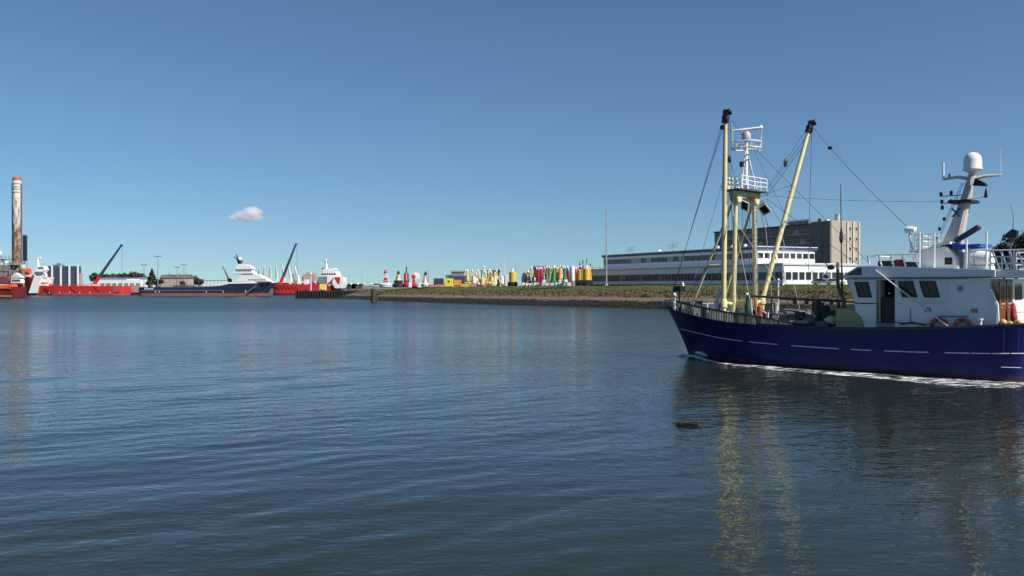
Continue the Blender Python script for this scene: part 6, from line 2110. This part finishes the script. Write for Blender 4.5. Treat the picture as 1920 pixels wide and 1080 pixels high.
for s_, l_ in ((13.2, 0.5), (15.75, 0.55), (16.95, 0.55)):
    tubepart('wiper', black, boat, [Q(s_ + 0.05, TW + 0.06, 5.12), Q(s_ + 0.30, TW + 0.07, 5.12 - l_)], 0.014, 5)
tubepart('roof_gutter', steelgrey, boat, [Q(12.6, 2.68, 5.40), Q(20.4, 2.68, 5.43)], 0.022, 5)
tubepart('cable_pipe', whm, boat, [Q(18.1, TW + 0.03, 2.95), Q(18.1, TW + 0.03, 5.3)], 0.025, 6)
tubepart('side_handrail', whiteclean, boat, [Q(15.5, TW + 0.08, 3.85), Q(16.4, TW + 0.08, 3.85)], 0.02, 6)
for s_ in (17.1, 19.5):
    MB().box(-0.16, 0.16, -0.05, 0.0, -0.11, 0.11).build('vent_grille', steelgrey, boat, Q(s_, TW + 0.004, 3.65))
MB().lathe([(0.07, 0), (0.09, 0.03), (0.05, 0.10)], Q(14.75, TW + 0.05, 5.30), 10).build('door_light', radwhite, boat)
tubepart('deck_hose', rubber, boat, [Q(15.6, 2.62, 2.8), Q(16.3, 2.68, 2.95), Q(17.0, 2.66, 2.78)], 0.04, 6)

# aft face under the overhang: wooden doors, white wall with window
boxpart('roof_overhang', whiteclean, boat, 20.553, 22.0, -2.4, 2.4, 5.44, 5.80, bevel=0.02)
for (y0, y1, nm) in ((-2.3, -1.3, 'wooden_door'), (-1.1, -0.15, 'wooden_door')):
    dd = boxpart('wooden_door', wooddoor, boat, 20.63, 20.68, y0, y1, 2.6, 5.25)
    boxpart('pane', glass, dd, 20.682, 20.69, y0 + 0.22, y1 - 0.22, 4.1, 5.0)
    boxpart('trim', mat('door_trim', (0.35, 0.32, 0.30), 0.5), dd, 20.682, 20.70, y0 + 0.15, y1 - 0.15, 3.98, 4.06)
    MB().blob((20.72, y0 + 0.12, 3.8), 0.05, 8, 6).build('handle', mat('brass', (0.5, 0.4, 0.2), 0.4, metal=0.8), dd)
boxpart('aft_wall', whiteclean, boat, 20.63, 20.67, -0.05, 2.45, 2.3, 5.35)
boxpart('aft_window', glass, boat, 20.672, 20.69, 0.3, 1.6, 4.2, 5.1)
boxpart('aft_wall_joint', steelgrey, boat, 20.672, 20.68, 0.1, 2.4, 3.5, 3.53)

# roof gear
HZ = 6.0
MB().prism([(16.0, 5.9), (18.3, 5.85), (18.15, 6.6), (17.6, 7.2), (16.3, 7.1)], -1.25, 1.25).build('mast_house', whiteclean, boat, bevel=0.06)
boxpart('house_window', glass, boat, 17.55, 17.95, -1.275, -1.253, 6.15, 6.55)
MB().prism([(18.4, 5.85), (19.35, 5.85), (19.2, 6.9), (18.5, 7.0)], -1.0, 1.0).build('engine_casing', whiteclean, boat, bevel=0.05)
# raked mast, wide at the foot
def raked_mast():
    vs = []
    for (sa, sb, tt, z) in ((16.95, 17.95, 0.50, 7.0), (17.5, 18.2, 0.38, 8.4), (18.12, 18.58, 0.27, 10.2), (18.40, 18.74, 0.22, 11.2)):
        c = 0.12
        vs += [(sa, -tt + c, z), (sa + c, -tt, z), (sb - c, -tt, z), (sb, -tt + c, z), (sb, tt - c, z), (sb - c, tt, z), (sa + c, tt, z), (sa, tt - c, z)]
    fs = [tuple(range(8))[::-1], tuple(range(24, 32))]
    for i in range(3):
        for k in range(8):
            fs.append((i * 8 + k, i * 8 + (k + 1) % 8, (i + 1) * 8 + (k + 1) % 8, (i + 1) * 8 + k))
    return MB().add(vs, fs).build('raked_mast', beige, boat)
rm = raked_mast()
# blue star-like emblem on the mast's side: two crossed bars
for sgn in (-1, 1):
    MB().prism([(17.62 - 0.20 * sgn, 8.85), (17.74 - 0.20 * sgn, 8.85), (17.74 + 0.22 * sgn, 9.35), (17.62 + 0.22 * sgn, 9.35)], -0.43, -0.41 + 0.002 * sgn).build('emblem_bar', mat('emblem_blue', (0.05, 0.07, 0.25), 0.5), rm, (0.18, 0, 0))
MB().prism([(17.5, 9.62), (18.75, 9.62), (18.72, 9.78), (17.55, 9.78)], -0.75, 0.75).build('mast_shelf', black, boat)
for dt in (-0.16, 0.16):
    tubepart('mast_ladder_rail', whiteclean, boat, [Q(16.55, dt, 7.2), Q(18.1, dt, 10.8)], 0.022, 5)
for i in range(11):
    q = i / 10
    tubepart('mast_ladder_rung', whiteclean, boat, [Q(16.62 + 1.42 * q, -0.16, 7.35 + 3.3 * q), Q(16.62 + 1.42 * q, 0.16, 7.35 + 3.3 * q)], 0.018, 5)
MB().lathe([(0.16, 11.15), (0.26, 11.33), (0.44, 11.43), (0.51, 11.48), (0.51, 11.55), (0.48, 11.61), (0.48, 11.98), (0.42, 12.22), (0.28, 12.38), (0.09, 12.45)], Q(18.6, 0, 0), 24).build('radome', radwhite, boat)
tubepart('mast_yard', beige, boat, [Q(17.2, 0.5, 11.0), Q(17.9, 0.25, 11.1), Q(18.6, 0, 10.95), Q(19.25, -0.25, 11.1), Q(19.9, -0.5, 11.1)], [0.07, 0.09, 0.11, 0.09, 0.06], 8)
tubepart('aerial', whiteclean, boat, [Q(17.2, 0.5, 11.0), Q(17.2, 0.5, 11.95)], 0.065, 8)
tubepart('aerial', whiteclean, boat, [Q(19.9, -0.5, 11.1), Q(19.9, -0.5, 12.7)], [0.02, 0.008], 5)
tubepart('aerial', steelgrey, boat, [Q(17.5, 0.4, 11.05), Q(17.5, 0.4, 11.3)], 0.06, 6)
MB().prism([(18.75, 10.55), (19.45, 10.45), (19.4, 10.6), (18.9, 10.95)], -0.5, -0.15).build('loud_hailer', black, boat)
for z, sx_ in ((10.05, 17.05), (9.65, 17.1)):
    tubepart('lamp_yard', beige, boat, [Q(sx_, 0.45, z), Q(18.1, 0.1, z + 0.05)], 0.035, 6)
for (sx_, z) in ((17.05, 10.15), (17.6, 10.2), (17.1, 9.72), (17.6, 9.72), (17.12, 9.4)):
    MB().lathe([(0.07, -0.1), (0.09, -0.05), (0.09, 0.1), (0.05, 0.15)], Q(sx_, 0.4, z), 8).build('nav_lamp', black, boat)
tubepart('lamp_yard', beige, boat, [Q(18.5, 0, 9.9), Q(19.2, -0.3, 9.95)], 0.035, 6)
MB().lathe([(0.07, -0.1), (0.09, -0.05), (0.09, 0.1), (0.03, 0.45)], Q(19.2, -0.3, 9.98), 8).build('nav_lamp', black, boat)
for (s, z) in ((16.75, 7.65), (16.95, 8.2), (17.2, 8.75)):
    MB().lathe([(0.06, -0.08), (0.08, -0.04), (0.08, 0.08), (0.04, 0.12)], Q(s, 0.35, z), 8).build('nav_lamp', black, boat)
# exhausts and blue awning
for dt in (0.15, 0.45):
    tubepart('exhaust_pipe', darkgrey, boat, [Q(17.7, dt, 7.15), Q(17.9, dt, 7.55), Q(19.05, dt, 8.25)], 0.13, 10)
MB().prism([(17.9, 7.02), (19.35, 7.12), (19.35, 7.28), (18.4, 7.24), (17.9, 7.4)], -1.15, 0.9).build('blue_awning', bluetrim, boat)
MB().prism([(15.7, 6.98), (16.6, 7.05), (17.4, 7.4), (17.9, 7.42), (17.9, 7.3), (17.4, 7.26), (16.6, 6.92), (15.7, 6.88)], -1.5, 1.5).build('flybridge_deck', mat('flybridge_white', (0.70, 0.70, 0.70), 0.5), boat)
railing(boat, [(17.3, -1.48), (15.75, -1.48), (15.75, 1.48), (17.3, 1.48)], 6.95, 0.95, whiteclean, 10, 0.03, 3)
tubepart('searchlight_post', whiteclean, boat, [Q(15.95, 1.5, 6.9), Q(15.75, 1.5, 7.6), Q(15.72, 1.5, 8.0)], 0.07, 8)
MB().lathe([(0.13, -0.28), (0.20, -0.2), (0.20, 0.1), (0.12, 0.26)], Q(15.75, 1.5, 8.17), 14, 'x').build('searchlight', radwhite, boat)
MB().lathe([(0.09, -0.2), (0.13, 0), (0.10, 0.2)], Q(15.75, 1.1, 8.25), 10, 'x').build('searchlight', radwhite, boat)
for (s, tt, z) in ((16.4, 1.85, 8.0), (17.2, 1.85, 7.9), (18.9, 1.9, 7.5), (19.9, 1.9, 7.9)):
    tubepart('roof_stanchion', whiteclean, boat, [Q(s, tt, 5.9), Q(s, tt, z)], 0.05, 8)
# slatted white rail along the fore roof, leaning stanchions
tubepart('roof_rail', whiteclean, boat, [Q(13.3, 1.6, 6.75), Q(16.2, 1.6, 6.75)], 0.04, 6)
tubepart('roof_rail', whiteclean, boat, [Q(13.3, -1.8, 6.75), Q(16.2, -1.8, 6.75)], 0.04, 6)
tubepart('roof_rail', whiteclean, boat, [Q(13.3, 1.6, 6.75), Q(13.3, -1.8, 6.75)], 0.04, 6)
for i in range(5):
    s = 13.3 + 0.68 * i
    for tt in (1.6, -1.8):
        tubepart('roof_rail_post', whiteclean, boat, [Q(s + 0.22, tt, 6.05), Q(s, tt, 6.73)], 0.045, 6)
boxpart('roof_locker', darkgrey, boat, 13.6, 14.6, -0.8, 0.5, 6.05, 6.45, bevel=0.03)
boxpart('red_locker', redp, boat, 14.7, 15.1, -1.1, -0.6, 6.05, 6.5, bevel=0.03)
boxpart('roof_locker', darkgrey, boat, 15.2, 15.7, -1.3, 0.2, 6.02, 6.35, bevel=0.03)
# life raft canisters
for tt in (1.45,):
    lf = MB().lathe([(0.12, -0.62), (0.33, -0.55), (0.40, -0.3), (0.40, 0.3), (0.33, 0.55), (0.12, 0.62)], Q(19.55, tt, 6.42), 18, 'x').build('life_raft', radwhite, boat)
    for a in (-0.3, 0.3):
        MB().ring(Q(19.55 + a, tt, 6.42), 0.405, 0.02, 'x', 18, 5).build('strap', steelgrey, lf)
boxpart('raft_cradle', white, boat, 19.0, 20.1, -1.75, -1.15, 5.82, 6.05)
# aft roof railing
railing(boat, [(20.2, -2.3), (21.9, -2.3), (21.9, 2.3), (20.2, 2.3)], 5.8, 1.05, whiteclean, 12, 0.04, 3)
tubepart('aft_roof_bar', whiteclean, boat, [Q(19.2, 2.2, 6.88), Q(20.2, 2.3, 6.85)], 0.04, 6)
for i in range(4):
    tubepart('rail_brace', whiteclean, boat, [Q(20.3 + 0.4 * i, 2.28, 6.8), Q(20.65 + 0.4 * i, 2.28, 5.85)], 0.05, 6)
# dark lamp with whip aerial on the aft roof
tubepart('lamp_pole', darkgrey, boat, [Q(20.6, 0.15, 5.8), Q(20.6, 0.15, 7.8)], 0.05, 6)
MB().prism([(20.2, 7.62), (20.45, 7.6), (20.9, 7.55), (20.95, 7.95), (20.7, 8.05), (20.45, 7.85)], -0.35, 0.05).build('stern_floodlight', black, boat)
tubepart('whip_aerial', darkgrey, boat, [Q(20.7, 0.15, 8.0), Q(20.72, 0.18, 8.8), Q(20.6, 0.3, 9.4)], [0.02, 0.015, 0.008], 5)
# aft deck: bulkhead stern rail
tubepart('stern_rail', caprail, boat, [(22.0, -2.4, 3.02), (22.35, -1.4, 3.04), (22.4, 0, 3.05), (22.35, 1.4, 3.04), (22.0, 2.4, 3.02)], 0.07, 6)

# loose things aboard
def on_boat(s, t_, z):
    p = B0 + s * A_ - t_ * S_
    return (p[0], p[1], z)
for i, (s, t_, z, r) in enumerate(((20.95, 2.72, 2.98, 0.19), (21.25, 2.6, 2.92, 0.14), (21.6, 2.5, 2.98, 0.19))):
    o = MB().blob((0, 0, 0), r, 14, 10, (1.25, 1, 0.85), 0.05).build('net_float', floaty, None, on_boat(s, t_, z + 0.1), rnd.uniform(0, 3))
    MB().ring((r * 1.25, 0, 0), 0.06, 0.02, 'y', 10, 5).build('eye', rubber, o)
    tag(o, 'orange yellow net float lying on the stern bulwark of the trawler', 'float', 'net floats on the trawler stern')
# red oilskins hanging by the stern door
t = thing('oilskin_suit', on_boat(21.0, 1.15, 2.55), BROT, 'red oilskin jacket over dark trousers hanging at the trawler stern', 'clothing')
MB().tube([(0, 0, 1.52), (0, 0, 1.42), (0.0, 0, 1.2), (0.02, 0, 0.9), (0.04, 0, 0.68)], [0.05, 0.11, 0.13, 0.16, 0.20], 12).build('jacket', redp, t)
tubepart('sleeve', redp, t, [(0.0, 0.09, 1.36), (0.05, 0.17, 1.1), (0.06, 0.21, 0.78)], [0.06, 0.07, 0.06], 8)
tubepart('sleeve', redp, t, [(0.0, -0.09, 1.36), (0.05, -0.17, 1.1), (0.06, -0.21, 0.78)], [0.06, 0.07, 0.06], 8)
for sy in (-0.11, 0.11):
    tubepart('trouser_leg', navycloth, t, [(0.04, sy, 0.72), (0.05, sy * 1.2, 0.35), (0.06, sy * 1.3, -0.02)], [0.13, 0.12, 0.13], 8)

t = thing('seaweed_patch', (6.2, 32.3, 0.015), 0, 'dark patch of seaweed floating on the water off the trawler bow', 'seaweed')
weedd = mat('seaweed', (0.010, 0.010, 0.008), 0.95, spec=0.1)
rgw = random.Random(5)
for i in range(22):
    a = rgw.uniform(-0.5, 0.5)
    x0, y0, l = rgw.uniform(-0.3, 0.3), rgw.uniform(-0.6, 0.6), rgw.uniform(0.06, 0.22)
    tubepart('frond', weedd, t, [(x0 - l * math.cos(a), y0 - l * math.sin(a), -0.01), (x0, y0, 0.0), (x0 + l * math.cos(a), y0 + l * math.sin(a), -0.01)], [0.010, 0.018, 0.008], 5)

# ------------------------------------------------------------------ the one small cloud
def cloud(px, py, d, sx, sy, sz, dens, label, seed, lobes):
    x, y = at(px, d)
    z = EYE + (535 - py) * d / 1700
    o = MB().blob((0, 0, 0), 1.0, 24, 14).build('cloud', None, None, (x, y, z))
    o.scale = (sx, sy, sz)
    m = bpy.data.materials.new('cloud_%d' % seed)
    m.use_nodes = True
    nt = m.node_tree
    nt.nodes.clear()
    L_ = nt.links.new
    out = nt.nodes.new('ShaderNodeOutputMaterial')
    pv = nt.nodes.new('ShaderNodeVolumePrincipled')
    pv.inputs['Color'].default_value = (0.995, 0.995, 0.997, 1)
    pv.inputs['Anisotropy'].default_value = 0.2
    tc = nt.nodes.new('ShaderNodeTexCoord')
    field = None
    for (cx, cz, r) in lobes:
        sb = nt.nodes.new('ShaderNodeVectorMath')
        sb.operation = 'SUBTRACT'
        sb.inputs[1].default_value = (cx, 0, cz)
        L_(tc.outputs['Object'], sb.inputs[0])
        ln = nt.nodes.new('ShaderNodeVectorMath')
        ln.operation = 'LENGTH'
        L_(sb.outputs[0], ln.inputs[0])
        dv = nt.nodes.new('ShaderNodeMath')
        dv.operation = 'DIVIDE'
        L_(ln.outputs['Value'], dv.inputs[0])
        dv.inputs[1].default_value = r
        if field is None:
            field = dv.outputs[0]
        else:
            mn = nt.nodes.new('ShaderNodeMath')
            mn.operation = 'SMOOTH_MIN'
            L_(field, mn.inputs[0])
            L_(dv.outputs[0], mn.inputs[1])
            mn.inputs[2].default_value = 0.15
            field = mn.outputs[0]
    n = nt.nodes.new('ShaderNodeTexNoise')
    n.inputs['Scale'].default_value = 2.4
    n.inputs['Detail'].default_value = 7
    n.inputs['Roughness'].default_value = 0.62
    sh = nt.nodes.new('ShaderNodeVectorMath')
    sh.inputs[1].default_value = (seed * 3.1, seed * 1.7, 0)
    L_(tc.outputs['Object'], sh.inputs[0])
    L_(sh.outputs[0], n.inputs['Vector'])
    a = nt.nodes.new('ShaderNodeMath')
    a.operation = 'MULTIPLY_ADD'
    L_(n.outputs['Fac'], a.inputs[0])
    a.inputs[1].default_value = 1.25
    b = nt.nodes.new('ShaderNodeMath')
    b.operation = 'MULTIPLY_ADD'
    L_(field, b.inputs[0])
    b.inputs[1].default_value = -0.85
    b.inputs[2].default_value = 0.10
    L_(b.outputs[0], a.inputs[2])
    mr = nt.nodes.new('ShaderNodeMapRange')
    mr.inputs['From Min'].default_value = 0.0
    mr.inputs['From Max'].default_value = 0.75
    mr.inputs['To Max'].default_value = dens
    L_(a.outputs[0], mr.inputs['Value'])
    L_(mr.outputs[0], pv.inputs['Density'])
    L_(pv.outputs[0], out.inputs['Volume'])
    o.data.materials.append(m)
    tag(o, label, 'cloud')

cloud(461, 401, 4000, 128, 100, 72, 0.11, 'small white heap cloud alone in the blue sky', 1, ((0.20, 0.10, 0.46), (-0.14, -0.10, 0.40), (-0.42, -0.24, 0.28), (0.34, -0.20, 0.34), (0.02, -0.22, 0.36)))
cloud(517, 408, 4200, 60, 50, 22, 0.02, 'faint grey wisp floating beside the small white cloud', 2, ((-0.2, 0.05, 0.4), (0.35, -0.05, 0.4)))
